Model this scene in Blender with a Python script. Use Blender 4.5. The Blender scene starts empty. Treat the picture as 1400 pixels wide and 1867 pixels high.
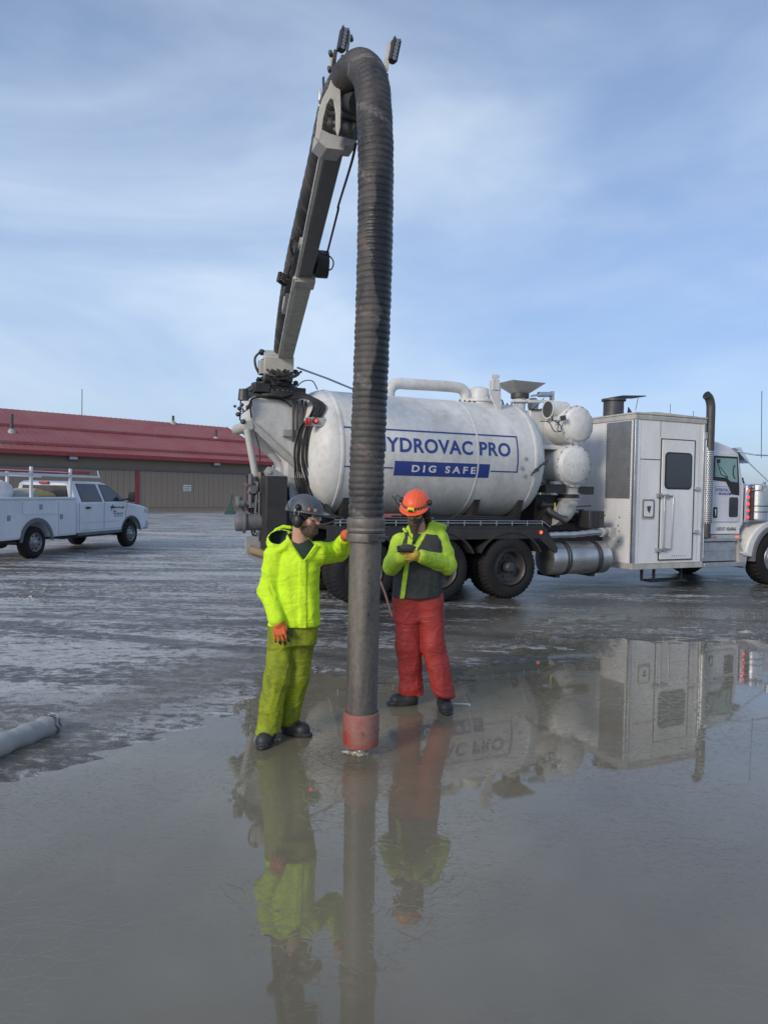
import bpy, bmesh, math, random
import numpy as np
from mathutils import Vector, Matrix
random.seed(7); rng=np.random.default_rng(7)
R=math.radians
C=bpy.context.scene.collection
S=bpy.context.scene
# ------------------------------------------------------------------ camera
FOC=1294.; CH=1.78; ROLL=.018; PIT=math.atan(36.5/FOC)
_r=np.array([math.cos(ROLL),0,math.sin(ROLL)]); _f=np.array([0,math.cos(PIT),-math.sin(PIT)])
_u=np.cross(_r,_f); _u/=np.linalg.norm(_u); _r=np.cross(_f,_u)
CAM=np.array([0,0,CH])
cd=bpy.data.cameras.new('camera'); cam=bpy.data.objects.new('camera',cd); C.objects.link(cam)
cd.sensor_fit='VERTICAL'; cd.sensor_height=24; cd.lens=24*FOC/1867; cd.clip_end=5000; cd.clip_start=.05
mw=Matrix.Identity(4)
for i in range(3): mw[i][0]=_r[i]; mw[i][1]=_u[i]; mw[i][2]=-_f[i]; mw[i][3]=CAM[i]
cam.matrix_world=mw; S.camera=cam
def ray(x,y): return _f+_r*(x-700)/FOC-_u*(y-933.5)/FOC
def ground(x,y,z=0):
    d=ray(x,y); return CAM+d*(z-CH)/d[2]
def atY(x,y,Y):
    d=ray(x,y); return CAM+d*Y/d[1]
# ------------------------------------------------------------------ world and sun
SUN_EL=24; SUN_AZ=(-.62,-.78)
W=bpy.data.worlds.new('World'); S.world=W; W.use_nodes=True; nt=W.node_tree; nt.nodes.clear()
def nd(nt,t,props=None,**inp):
    n=nt.nodes.new(t)
    for k,v in (props or {}).items(): setattr(n,k,v)
    for k,v in inp.items():
        key=int(k[1:]) if k[0]=='i' and k[1:].isdigit() else k.replace('_',' ')
        s=n.inputs[key]
        if isinstance(v,bpy.types.NodeSocket): nt.links.new(v,s)
        else: s.default_value=v
    return n
def ramp(nt,fac,stops,interp='LINEAR'):
    n=nt.nodes.new('ShaderNodeValToRGB'); nt.links.new(fac,n.inputs[0]); cr=n.color_ramp; cr.interpolation=interp
    while len(cr.elements)<len(stops): cr.elements.new(.5)
    for e,(p,c) in zip(cr.elements,stops):
        e.position=p; e.color=(c,c,c,1) if isinstance(c,(int,float)) else (*c,1)
    return n.outputs[0]
def mixc(nt,fac,a,b,bt='MIX'):
    n=nt.nodes.new('ShaderNodeMix'); n.data_type='RGBA'; n.blend_type=bt
    for s,v in ((n.inputs[0],fac),(n.inputs[6],a),(n.inputs[7],b)):
        if isinstance(v,bpy.types.NodeSocket): nt.links.new(v,s)
        elif isinstance(v,(int,float)): s.default_value=v
        else: s.default_value=(*v,1)
    return n.outputs[2]
def math_(nt,op,a,b=0.,clamp=False):
    n=nt.nodes.new('ShaderNodeMath'); n.operation=op; n.use_clamp=clamp
    for s,v in ((n.inputs[0],a),(n.inputs[1],b)):
        if isinstance(v,bpy.types.NodeSocket): nt.links.new(v,s)
        else: s.default_value=v
    return n.outputs[0]
sky=nd(nt,'ShaderNodeTexSky',dict(sky_type='NISHITA',sun_disc=False,sun_elevation=R(SUN_EL),sun_rotation=math.atan2(SUN_AZ[0],SUN_AZ[1]),altitude=100,air_density=1.0,dust_density=1.5,ozone_density=3.5))
tc=nd(nt,'ShaderNodeTexCoord')
mp=nd(nt,'ShaderNodeMapping',Vector=tc.outputs['Generated'],Scale=(1.,1.,2.6),Rotation=(0.1,.35,0),Location=(.35,.2,.1))
n1=nd(nt,'ShaderNodeTexNoise',Vector=mp.outputs[0],Scale=1.5,Detail=6,Roughness=.5,Distortion=.5)
n2=nd(nt,'ShaderNodeTexNoise',Vector=mp.outputs[0],Scale=5.5,Detail=5,Roughness=.55,Distortion=.4)
cl=math_(nt,'ADD',math_(nt,'MULTIPLY',n1.outputs[0],.88),math_(nt,'MULTIPLY',n2.outputs[0],.12))
sep=nd(nt,'ShaderNodeSeparateXYZ',Vector=tc.outputs['Generated'])
veil=ramp(nt,sep.outputs[2],[(0.,.38),(.08,.30),(.14,.55),(.26,.85),(.42,.5),(.6,.12),(1.,.45)])
cm=ramp(nt,cl,[(.26,0.),(.78,1.)],'EASE')
fac=math_(nt,'ADD',.10,math_(nt,'ADD',math_(nt,'MULTIPLY',cm,.5),math_(nt,'MULTIPLY',veil,.42)),True)
skyc=mixc(nt,1.,sky.outputs[0],(.91,.955,1.13),'MULTIPLY')
cloud=mixc(nt,cm,(4.2,5.8,8.5),(6.9,8.0,9.1))
col=mixc(nt,fac,skyc,cloud)
bg=nd(nt,'ShaderNodeBackground',Color=col,Strength=.10)
out=nd(nt,'ShaderNodeOutputWorld',Surface=bg.outputs[0])
sd=bpy.data.lights.new('sun','SUN'); sd.energy=1.8; sd.angle=R(14); sd.color=(1,.88,.72)
so=bpy.data.objects.new('sun',sd); C.objects.link(so)
v=Vector((SUN_AZ[0],SUN_AZ[1],0)).normalized()*math.cos(R(SUN_EL)); v.z=math.sin(R(SUN_EL))
so.rotation_euler=v.to_track_quat('Z','Y').to_euler(); so.location=(-10,-10,20)
vs=S.view_settings; vs.view_transform='Standard'; vs.look='None'; vs.gamma=1; vs.use_curve_mapping=False; vs.exposure=0.22
# ------------------------------------------------------------------ materials
def mat(name,base,rough=.5,metal=0.,dirt=None,amt=.5,scale=2.5,stretch=(1,1,1),bump=0.,bscale=60.,rvar=.15,coat=0.,fine=None,sp=.5,crease=0.):
    m=bpy.data.materials.new(name); m.use_nodes=True; t=m.node_tree; b=t.nodes['Principled BSDF']
    tc=nd(t,'ShaderNodeTexCoord'); mp=nd(t,'ShaderNodeMapping',Vector=tc.outputs['Object'],Scale=stretch)
    n=nd(t,'ShaderNodeTexNoise',Vector=mp.outputs[0],Scale=scale,Detail=9,Roughness=.65,Distortion=.3)
    n3=nd(t,'ShaderNodeTexNoise',Vector=tc.outputs['Object'],Scale=scale*9,Detail=5,Roughness=.7)
    f=math_(t,'ADD',math_(t,'MULTIPLY',n.outputs[0],.7),math_(t,'MULTIPLY',n3.outputs[0],.3))
    if dirt is None: dirt=tuple(c*.6 for c in base); 
    mask=ramp(t,f,[(.5-.13,0.),(.5+.16,1.)])
    c=mixc(t,math_(t,'MULTIPLY',mask,amt),base,dirt)
    t.links.new(c,b.inputs['Base Color'])
    r=math_(t,'ADD',math_(t,'MULTIPLY',mask,rvar),rough,True); t.links.new(r,b.inputs['Roughness'])
    b.inputs['Metallic'].default_value=metal; b.inputs['Coat Weight'].default_value=coat; b.inputs['Specular IOR Level'].default_value=sp
    if bump:
        n4=nd(t,'ShaderNodeTexNoise',Vector=tc.outputs['Object'],Scale=bscale,Detail=4,Roughness=.6)
        bp=nd(t,'ShaderNodeBump',Strength=bump,Distance=.01,Height=n4.outputs[0])
        if crease:
            hs=0
            for sc_,w_,st_ in ((5.,1.,(1,1,.55)),(9.,.6,(.6,1,1.3))):
                nn_=nd(t,'ShaderNodeTexNoise',Vector=nd(t,'ShaderNodeMapping',Vector=tc.outputs['Object'],Scale=st_,Rotation=(.5,.3,.6)).outputs[0],Scale=sc_,Detail=1,Roughness=.4,Distortion=1.1).outputs[0]
                a_=math_(t,'ABSOLUTE',math_(t,'SUBTRACT',nn_,.5)); q_=math_(t,'MULTIPLY',ramp(t,a_,[(0.,1.),(.08,.5),(.22,0.)]),w_); hs=q_ if hs==0 else math_(t,'ADD',hs,q_)
            bp2=nd(t,'ShaderNodeBump',Strength=crease,Distance=.022,Height=hs,Normal=bp.outputs[0]); bp=bp2
        t.links.new(bp.outputs[0],b.inputs['Normal'])
    return m
def emis(name,c,s):
    m=mat(name,c,.3); b=m.node_tree.nodes['Principled BSDF']; b.inputs['Emission Color'].default_value=(*c,1); b.inputs['Emission Strength'].default_value=s; return m
M={}
M['white']=mat('white_paint',(.74,.74,.72),.4,dirt=(.28,.265,.24),amt=.62,scale=1.3,stretch=(1.4,1.4,.45),rvar=.2)
M['boxwhite']=mat('cabin_white',(.80,.80,.80),.4,dirt=(.42,.39,.35),amt=.38,scale=1.6,stretch=(1.5,1.5,.35))
M['beige']=mat('worn_beige_paint',(.52,.51,.47),.5,dirt=(.24,.22,.19),amt=.65,scale=3,stretch=(1.5,1.5,.5),bump=.15)
M['grey']=mat('grey_paint',(.42,.42,.42),.5,dirt=(.2,.19,.18),amt=.6,scale=3,bump=.1)
M['dgreyp']=mat('dark_grey_paint_boom_shade',(.11,.115,.13),.5,dirt=(.26,.25,.24),amt=.4,scale=2)  # dark grey for the valves; on the inner boom it carries painted underside shade
M['black']=mat('black_paint',(.018,.019,.021),.5,dirt=(.06,.055,.05),amt=.6,scale=4,bump=.1)
M['rub']=mat('tyre_rubber',(.012,.012,.014),.8,sp=.25,dirt=(.038,.035,.033),amt=.6,scale=4,bump=.3,bscale=30)
M['alu']=mat('aluminium',(.62,.63,.65),.32,metal=.9,dirt=(.22,.21,.19),amt=.6,scale=3,bump=.08)
M['chrome']=mat('chrome',(.8,.8,.82),.1,metal=1,dirt=(.4,.4,.4),amt=.4,scale=6)
M['steel']=mat('dark_steel',(.10,.10,.105),.45,metal=.6,dirt=(.05,.045,.04),amt=.6,scale=5,bump=.2)
M['mesh']=mat('grille_steel',(.30,.31,.33),.4,metal=.5,dirt=(.1,.1,.1),scale=5)
M['glass']=mat('dark_glass',(.02,.025,.035),.08,dirt=(.05,.055,.06),amt=.5,scale=1.5,rvar=.1,sp=.8)
M['glassteal']=mat('tinted_glass',(.22,.36,.36),.12,dirt=(.15,.25,.26),amt=.6,scale=2,rvar=.05)
M['blue']=mat('blue_vinyl',(.025,.05,.25),.4,dirt=(.05,.07,.22),amt=.5)
M['textwhite']=mat('white_vinyl',(.7,.72,.75),.4)
M['textdark']=mat('dark_vinyl',(.06,.07,.10),.5)
M['textred']=mat('red_brown_vinyl',(.22,.06,.05),.5)
M['red']=mat('red_lens',(.5,.03,.03),.25); M['redlit']=emis('lit_red_lamp',(1,.05,.06),1.6); M['orangelit']=emis('lit_amber_lamp',(1,.13,.06),.9)
M['amber']=mat('amber_lens',(.6,.16,.03),.3)
M['lens']=mat('clear_lens',(.5,.52,.55),.15,metal=.3)
M['copper']=mat('cable_black',(.014,.014,.016),.5,dirt=(.05,.05,.05),amt=.5,scale=12)
M['wood']=mat('pale_wood',(.45,.34,.2),.7,scale=8)
M['redpaint']=mat('worn_red_paint',(.30,.028,.026),.45,dirt=(.25,.18,.145),amt=1.,scale=4.2,bump=.3,bscale=40)
M['lime']=mat('lime_fabric',(.64,.95,.03),.75,dirt=(.26,.42,.03),amt=.38,scale=5,bump=.35,bscale=90,crease=.34,sp=.25)
M['limeb']=mat('faded_lime_fabric',(.52,.75,.06),.75,dirt=(.27,.38,.06),amt=.6,scale=7,bump=.4,bscale=90,crease=.34,sp=.25)
M['limep']=mat('muddy_lime_trousers',(.31,.38,.02),.7,dirt=(.11,.125,.02),amt=.95,scale=6,stretch=(1.4,1.4,.7),bump=.35,bscale=80,crease=.34,sp=.3)
M['dgreen']=mat('dark_green_lining',(.03,.055,.045),.85,bump=.4)
M['charcoal']=mat('charcoal_fabric',(.050,.054,.056),.8,dirt=(.075,.078,.07),amt=.5,scale=8,bump=.4,bscale=120,crease=.34,sp=.2)
M['redp']=mat('red_rubberised_trousers',(.41,.040,.034),.5,dirt=(.20,.03,.025),amt=.7,scale=7,bump=.35,bscale=60,crease=.34,sp=.35)
M['boot']=mat('boot_rubber',(.02,.021,.025),.45,dirt=(.05,.05,.05),amt=.5,scale=15)
M['gorange']=mat('orange_glove',(.72,.15,.04),.8,dirt=(.3,.08,.04),amt=.6,scale=20,bump=.4)
M['gyellow']=mat('tan_leather_glove',(.60,.40,.07),.75,dirt=(.3,.2,.05),amt=.6,scale=18,bump=.4)
M['skin']=mat('skin',(.62,.36,.26),.55,dirt=(.38,.16,.11),amt=.5,scale=12,bump=.1)
M['hair']=mat('dark_hair',(.028,.018,.013),.7,dirt=(.05,.035,.025),scale=50,stretch=(1,1,.15),bump=.9,bscale=90)
M['beard']=mat('brown_beard',(.085,.05,.033),.75,dirt=(.16,.12,.09),amt=.8,scale=45,stretch=(1,1,.12),bump=1.,bscale=90)
M['eye']=mat('eye_white',(.7,.7,.68),.3); M['iris']=mat('iris',(.03,.02,.015),.2)
M['hatgrey']=mat('grey_helmet',(.05,.06,.073),.38,dirt=(.22,.22,.22),amt=.45,scale=8,coat=.2)
M['hatorange']=mat('orange_helmet',(.95,.13,.035),.4,dirt=(.5,.07,.03),amt=.35,scale=9,coat=.2)
M['blk']=mat('black_plastic',(.018,.018,.02),.4)
M['yel']=mat('yellow_plastic',(.75,.72,.04),.35)
M['steelpipe']=mat('muddy_steel_tube',(.060,.060,.063),.42,metal=.2,dirt=(.24,.205,.17),amt=.9,scale=3.2,stretch=(2.4,2.4,.3),bump=.2,bscale=25)
M['sock']=mat('woven_white_hose',(.42,.42,.42),.8,dirt=(.26,.26,.26),amt=.6,scale=7,bump=.8,bscale=120)
M['roofred']=mat('red_metal_roof',(.27,.062,.068),.5,dirt=(.31,.15,.14),amt=.8,scale=.35,stretch=(1,1,1))
M['trimred']=mat('red_trim',(.27,.04,.045),.5)
M['wall']=mat('taupe_siding',(.21,.165,.13),.7,dirt=(.15,.125,.105),amt=.5,scale=.8)
M['door']=mat('taupe_door',(.27,.22,.175),.65,dirt=(.19,.155,.13),amt=.5,scale=.9,stretch=(1,1,.3))
M['pickwhite']=mat('pickup_white',(.66,.69,.75),.25,dirt=(.38,.36,.34),amt=.4,scale=1.6,stretch=(1,1,.6),coat=.4)
M['archgrey']=mat('grey_flare',(.13,.14,.16),.6)
M['redladder']=mat('red_fibreglass',(.42,.05,.06),.5,dirt=(.25,.05,.05))
M['foam']=mat('white_bag',(.75,.77,.8),.6,bump=.3,bscale=8)
M['kraft']=mat('yellow_sheet',(.55,.48,.2),.6,scale=4)
M['needle']=mat('spruce_needles',(.035,.05,.035),.8,dirt=(.02,.03,.025),scale=1)
M['bark']=mat('bark',(.08,.06,.05),.9,bump=.5)
M['icechip']=mat('ice_chip',(.40,.41,.43),.15,dirt=(.3,.3,.3),scale=30)
M['slush']=mat('grey_slush',(.40,.40,.39),.35,dirt=(.12,.115,.105),amt=1.,scale=3)
M['water_foam']=mat('muddy_splash',(.35,.33,.29),.12,dirt=(.22,.2,.17),scale=20)
# hose: spiral-printed dirty rubber
def hosemat():
    m=mat('corrugated_hose_rubber',(.016,.017,.021),.5,dirt=(.125,.112,.10),amt=.85,scale=2.0,bump=.5,bscale=45,rvar=.2); t=m.node_tree; b=t.nodes['Principled BSDF']
    tc=t.nodes.new('ShaderNodeTexCoord'); uv=nd(t,'ShaderNodeSeparateXYZ',Vector=tc.outputs['UV'])
    ph=math_(t,'FRACT',math_(t,'ADD',math_(t,'MULTIPLY',uv.outputs[1],1/.44),math_(t,'MULTIPLY',uv.outputs[0],1.)))
    band=ramp(t,ph,[(0,0.),(.03,1.),(.13,1.),(.17,0.)])
    no=nd(t,'ShaderNodeTexNoise',Vector=tc.outputs['Object'],Scale=14,Detail=6,Roughness=.75)
    f=math_(t,'MULTIPLY',band,ramp(t,no.outputs[0],[(.42,0.),(.6,.75)]))
    no2=nd(t,'ShaderNodeTexNoise',Vector=tc.outputs['Object'],Scale=1.7,Detail=2)
    cc=mixc(t,ramp(t,no2.outputs[0],[(.5,0.),(.62,1.)]),(.20,.18,.17),(.19,.11,.085))
    old=b.inputs['Base Color'].links[0].from_socket
    c0=mixc(t,f,old,cc)
    wn=nd(t,'ShaderNodeTexNoise',Vector=tc.outputs['Object'],Scale=3.2,Detail=5,Roughness=.6).outputs[0]
    so_=t.nodes.new('ShaderNodeSeparateXYZ'); t.links.new(tc.outputs['Object'],so_.inputs[0]); wx=math_(t,'ADD',math_(t,'MULTIPLY',so_.outputs[0],math.cos(R(24.1))),math_(t,'MULTIPLY',so_.outputs[1],-math.sin(R(24.1))))
    side=ramp(t,math_(t,'ADD',math_(t,'MULTIPLY',math_(t,'ADD',wx,2.172+.085),4.),math_(t,'ADD',math_(t,'MULTIPLY',wn,1.2),-.2)),[(.33,0.),(.40,1.),(1.,1.)])
    al=ramp(t,math_(t,'ADD',math_(t,'MULTIPLY',uv.outputs[1],1/16.),math_(t,'MULTIPLY',math_(t,'SUBTRACT',wn,.5),.03)),[(.0,0.),(.850,0.),(.862,1.),(.945,1.),(.965,0.)])
    wet=math_(t,'MULTIPLY',side,al)
    t.links.new(mixc(t,wet,c0,(.010,.011,.015)),b.inputs['Base Color'])
    ro=b.inputs['Roughness'].links[0].from_socket; t.links.new(math_(t,'SUBTRACT',ro,math_(t,'MULTIPLY',wet,.25)),b.inputs['Roughness']); return m
M['hose']=hosemat()
# ------------------------------------------------------------------ mesh helpers
STUFF={'rivets','raised_diamonds','scratches','cable_loom','strap_stripes','bolt_heads','deck_hose_bundle','rim_openings','seam_threads','shoe_rivets','led_lens','camera_cluster','headset_wires','deck_rail','lettering_border','lettering'}
STUFF-={'lettering','lettering_border'}
class MB:
    def __init__(s): s.v=[]; s.f=[]; s.mi=[]; s.n=0; s.uv=None
    def add(s,vs,fs,mi=0):
        o=s.n; s.v.append(np.asarray(vs,float).reshape(-1,3)); s.n+=len(s.v[-1])
        s.f+= [tuple(i+o for i in f) for f in fs]; s.mi+=[mi]*len(fs); return s
    def box(s,x0,x1,y0,y1,z0,z1,mi=0):
        vs=[(x,y,z) for z in (z0,z1) for y in (y0,y1) for x in (x0,x1)]
        return s.add(vs,[(0,2,3,1),(4,5,7,6),(0,1,5,4),(2,6,7,3),(0,4,6,2),(1,3,7,5)],mi)
    def obox(s,c,ax,size,mi=0):   # oriented box, ax = 3 unit axes
        c=np.array(c,float); A=[np.array(a,float)*h/2 for a,h in zip(ax,size)]
        vs=[c+A[0]*i+A[1]*j+A[2]*k for k in (-1,1) for j in (-1,1) for i in (-1,1)]
        return s.add(vs,[(0,2,3,1),(4,5,7,6),(0,1,5,4),(2,6,7,3),(0,4,6,2),(1,3,7,5)],mi)
    def bar(s,a,b,w,h,up=(0,0,1),mi=0):
        a=np.array(a,float);b=np.array(b,float);d=b-a;L=np.linalg.norm(d);d/=L
        up=np.array(up,float); sd_=np.cross(d,up); sd_/=np.linalg.norm(sd_); up=np.cross(sd_,d)
        return s.obox((a+b)/2,(d,sd_,up),(L,w,h),mi)
    def lathe(s,c,ax,prof,n=24,mi=0,close=True):  # prof: (axial, radius)
        c=np.array(c,float); ax=np.array(ax,float); ax/=np.linalg.norm(ax)
        t=np.array((0,0,1.) if abs(ax[2])<.9 else (1.,0,0)); e1=np.cross(ax,t); e1/=np.linalg.norm(e1); e2=np.cross(ax,e1)
        an=np.arange(n)*2*np.pi/n; ring=np.outer(np.cos(an),e1)+np.outer(np.sin(an),e2)
        vs=np.concatenate([c+ax*a+ring*max(r,1e-4) for a,r in prof]); k=len(prof)
        fs=[(i*n+j,i*n+(j+1)%n,(i+1)*n+(j+1)%n,(i+1)*n+j) for i in range(k-1) for j in range(n)]
        if close: fs+= [tuple(range(n))[::-1],tuple((k-1)*n+j for j in range(n))]
        return s.add(vs,fs,mi)
    def cyl(s,a,b,r,r2=None,n=20,mi=0):
        a=np.array(a,float);b=np.array(b,float);L=np.linalg.norm(b-a)
        return s.lathe(a,b-a,[(0,r),(L,r if r2 is None else r2)],n,mi)
    def tube(s,P,r,n=10,mi=0,uv=False):
        P=np.array(P,float); T=np.gradient(P,axis=0); T/=np.linalg.norm(T,axis=1)[:,None]
        rr=np.broadcast_to(np.asarray(r,float),(len(P),)); t0=np.array((0,0,1.) if abs(T[0][2])<.9 else (1.,0,0))
        e=np.cross(T[0],t0); e/=np.linalg.norm(e); an=np.arange(n)*2*np.pi/n; vs=[]
        for p,t,q in zip(P,T,rr):
            e=e-t*(e@t); e/=np.linalg.norm(e); g=np.cross(t,e)
            vs.append(p+(np.outer(np.cos(an),e)+np.outer(np.sin(an),g))*q)
        k=len(P); fs=[(i*n+j,i*n+(j+1)%n,(i+1)*n+(j+1)%n,(i+1)*n+j) for i in range(k-1) for j in range(n)]
        fs+=[tuple(range(n))[::-1],tuple((k-1)*n+j for j in range(n))]
        s.add(np.concatenate(vs),fs,mi)
        return s
    def prism(s,poly,y0,y1,mi=0,plane='xz'):
        n=len(poly); 
        f={'xz':lambda a,b,d:(a,d,b),'xy':lambda a,b,d:(a,b,d),'yz':lambda a,b,d:(d,a,b)}[plane]
        vs=[f(a,b,y0) for a,b in poly]+[f(a,b,y1) for a,b in poly]
        return s.add(vs,[tuple(range(n)),tuple(range(2*n-1,n-1,-1))]+[(i,i+n,(i+1)%n+n,(i+1)%n) for i in range(n)],mi)
    def ellip(s,c,r,n=16,m=10,mi=0,ax=None):
        th=np.linspace(0,np.pi,m+1); vs=[]
        for t in th: 
            for j in range(n): a=2*np.pi*j/n; vs.append((math.sin(t)*math.cos(a)*r[0],math.sin(t)*math.sin(a)*r[1],math.cos(t)*r[2]))
        vs=np.array(vs)
        if ax is not None: vs=vs@np.array(ax)
        fs=[(i*n+j,(i+1)*n+j,(i+1)*n+(j+1)%n,i*n+(j+1)%n) for i in range(m) for j in range(n)]
        return s.add(vs+np.array(c),fs,mi)
    def build_each(s,name,mats,parent=None,**k):
        for v_,f0 in s.groups():
            q=MB(); q.add(v_,f0); q.build(name,mats,parent,**k)
    def groups(s):
        V=np.concatenate(s.v); o=0; out=[]; fi=0
        for v_ in s.v:
            n=len(v_); fs=[tuple(i-o for i in f) for f in s.f if o<=f[0]<o+n]; out.append((v_,fs)); o+=n
        return out
    def build(s,name,mats,parent=None,bevel=0.,sharp=35,seg=2,fix=True):
        me=bpy.data.meshes.new(name)
        V=np.concatenate(s.v) if s.v else np.zeros((0,3)); me.from_pydata(V.tolist(),[],s.f)
        if not isinstance(mats,(list,tuple)): mats=[mats]
        for m in mats: me.materials.append(m if not isinstance(m,str) else M[m])
        if len(mats)>1: me.polygons.foreach_set('material_index',s.mi)
        if fix:
            bm=bmesh.new(); bm.from_mesh(me); bmesh.ops.recalc_face_normals(bm,faces=bm.faces); bm.to_mesh(me); bm.free()
        me.shade_smooth(); me.set_sharp_from_angle(angle=R(sharp))
        o=bpy.data.objects.new(name,me); C.objects.link(o)
        if parent: o.parent=parent
        if name in STUFF or name.endswith(('_bolts','_holes','_hoses','_nuts')): o['kind']='stuff'
        if bevel:
            b=o.modifiers.new('bevel','BEVEL'); b.width=bevel; b.segments=seg; b.limit_method='ANGLE'; b.angle_limit=R(35); b.harden_normals=False
        return o
def tag(o,label=None,cat=None,group=None,kind=None):
    for k,v in (('label',label),('category',cat),('group',group),('kind',kind)):
        if v: o[k]=v
    return o
def thing(name,label,cat,loc=(0,0,0),rz=0,group=None):
    o=bpy.data.objects.new(name,None); C.objects.link(o); o.location=loc; o.rotation_euler=(0,0,rz); o.empty_display_size=.2
    return tag(o,label,cat,group)
def copy_part(o,parent,loc=None,rz=None):
    c=o.copy(); C.objects.link(c); c.parent=parent
    if loc is not None: c.location=loc
    if rz is not None: c.rotation_euler=(0,0,rz)
    for ch in o.children:
        d=ch.copy(); C.objects.link(d); d.parent=c
    return c
def rrect(x0,x1,z0,z1,r,n=4):
    P=[]
    for cx,cz,a0 in ((x1-r,z1-r,0),(x0+r,z1-r,90),(x0+r,z0+r,180),(x1-r,z0+r,270)):
        for k in range(n+1): a=R(a0+90*k/n); P.append((cx+r*math.cos(a),cz+r*math.sin(a)))
    return P
def bez(P,n=40):   # Catmull-Rom through points
    P=[np.array(p,float) for p in P]; P=[2*P[0]-P[1]]+P+[2*P[-1]-P[-2]]; out=[]; k=len(P)-3
    for i in range(k):
        for t in np.linspace(0,1,max(2,n//k),endpoint=(i==k-1)):
            a,b,c,d=P[i:i+4]; out.append(.5*(2*b+(c-a)*t+(2*a-5*b+4*c-d)*t*t+(3*b-a-3*c+d)*t**3))
    return np.array(out)
def resample(P,step):
    P=np.array(P); L=np.r_[0,np.cumsum(np.linalg.norm(np.diff(P,axis=0),axis=1))]; s=np.arange(0,L[-1],step)
    return np.stack([np.interp(s,L,P[:,i]) for i in range(3)],1),s
def text_mesh(txt,size,bold=0.,extr=.002,cuts=0,spacing=1.):
    cu=bpy.data.curves.new('t','FONT'); cu.body=txt; cu.size=size; cu.offset=bold; cu.extrude=extr; cu.align_x='CENTER'; cu.align_y='CENTER'; cu.space_character=spacing; cu.resolution_u=4
    o=bpy.data.objects.new('t',cu); C.objects.link(o); dg=bpy.context.evaluated_depsgraph_get(); me=bpy.data.meshes.new_from_object(o.evaluated_get(dg))
    bm=bmesh.new(); bm.from_mesh(me)
    if cuts:
        ys=[v.co.y for v in bm.verts]; 
        for y in np.arange(min(ys),max(ys),cuts): bmesh.ops.bisect_plane(bm,geom=bm.verts[:]+bm.edges[:]+bm.faces[:],plane_co=(0,y,0),plane_no=(0,1,0))
    vs=np.array([v.co[:] for v in bm.verts]); fs=[tuple(v.index for v in f.verts) for f in bm.faces]
    bm.free(); bpy.data.objects.remove(o); bpy.data.curves.remove(cu); bpy.data.meshes.remove(me)
    return vs,fs
def text_fit(txt,x0,x1,z0,z1,bold=0.,extr=.002,cuts=0,spacing=1.):
    vs,fs=text_mesh(txt,1.,bold/(z1-z0),0.,0,spacing); 
    w=vs[:,0].max()-vs[:,0].min(); h=vs[:,1].max()-vs[:,1].min()
    vs,fs=text_mesh(txt,1.,bold/(z1-z0),extr,cuts/(z1-z0)*h if cuts else 0,spacing)
    vs=vs.copy(); vs[:,0]=(vs[:,0]-vs[:,0].min())/w*(x1-x0)+x0; vs[:,1]=(vs[:,1]-vs[:,1].min())/h*(z1-z0)+z0
    return vs,fs
def flat_text(txt,x0,x1,z0,z1,y,**k):
    vs,fs=text_fit(txt,x0,x1,z0,z1,**k); b=MB(); b.add(np.stack([vs[:,0],y+vs[:,2],vs[:,1]],1),fs); return b
# noise
_H=rng.random((64,64,64)).astype(np.float32)
def vnoise(P,f=1.):
    Q=np.asarray(P,float)*f+37.3; i=np.floor(Q).astype(int); t=Q-i; t=t*t*(3-2*t); o=0
    for a in (0,1):
        for b in (0,1):
            for c in (0,1):
                w=(t[...,0] if a else 1-t[...,0])*(t[...,1] if b else 1-t[...,1])*(t[...,2] if c else 1-t[...,2])
                o=o+w*_H[(i[...,0]+a)%64,(i[...,1]+b)%64,(i[...,2]+c)%64]
    return o
def fbm(P,f,n=4):
    return sum(vnoise(P,f*2**k)*.5**k for k in range(n))/(2-.5**(n-1))
# ------------------------------------------------------------------ ground and puddle
bpts=[(-300,1430),(0,1400),(120,1340),(260,1290),(420,1245),(560,1215),(700,1235),(850,1195),(960,1155),(1150,1138),(1400,1140),(1900,1150)]
bw=np.array([ground(*p)[:2] for p in bpts]); o_=np.argsort(bw[:,0]); bw=bw[o_]
def nonuni(lo,hi,d,far):
    a=list(np.arange(lo,hi,d)); s=d; x=hi
    while x<far: a.append(x); s*=1.35; x+=s
    s=d; x=lo-d
    while x>-far: a.insert(0,x); s*=1.35; x-=s
    return np.array(a)
gx=nonuni(-6.5,8.5,.045,1500); gy=nonuni(1.2,11.2,.042,1500)
X,Y=np.meshgrid(gx,gy); P3=np.stack([X,Y,0*X],-1)
yb=np.interp(X,bw[:,0],bw[:,1]); D=yb-Y+.30
nb=fbm(np.stack([X*.7,Y*1.3,0*X],-1),1.1,5)-.5
nf=fbm(np.stack([X*1.,Y*2.2,0*X+5],-1),6.,4)-.5
Z=.008-.018*np.clip(D+3.2*nb,-1,2)+.026*nf+.010
Z=np.where(D>2.5,-.04,Z); Z=np.where(Y<1.3,-.04,Z); Z=np.where(np.abs(X)>9,np.minimum(Z,.02),Z)
Z=np.where(Y>11.1,.0,np.clip(Z,-.045,.035)); fade=np.clip((Y-9.8)/1.0,0,1); Z=Z*(1-fade)+fade*(-.0+.008*nf)
Z=np.where((Y>10.3)&(Y<11.3),np.maximum(Z,.003),Z)
k=len(gx); vs=np.stack([X,Y,Z],-1).reshape(-1,3); 
ii=(np.arange(len(gy)-1)[:,None]*k+np.arange(k-1)[None]).reshape(-1); fs=np.stack([ii,ii+1,ii+1+k,ii+k],1)
me=bpy.data.meshes.new('ground'); me.from_pydata(vs.tolist(),[],fs.tolist()); me.shade_smooth()
gm=bpy.data.materials.new('icy_wet_lot'); gm.use_nodes=True; t=gm.node_tree; b=t.nodes['Principled BSDF']
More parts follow.
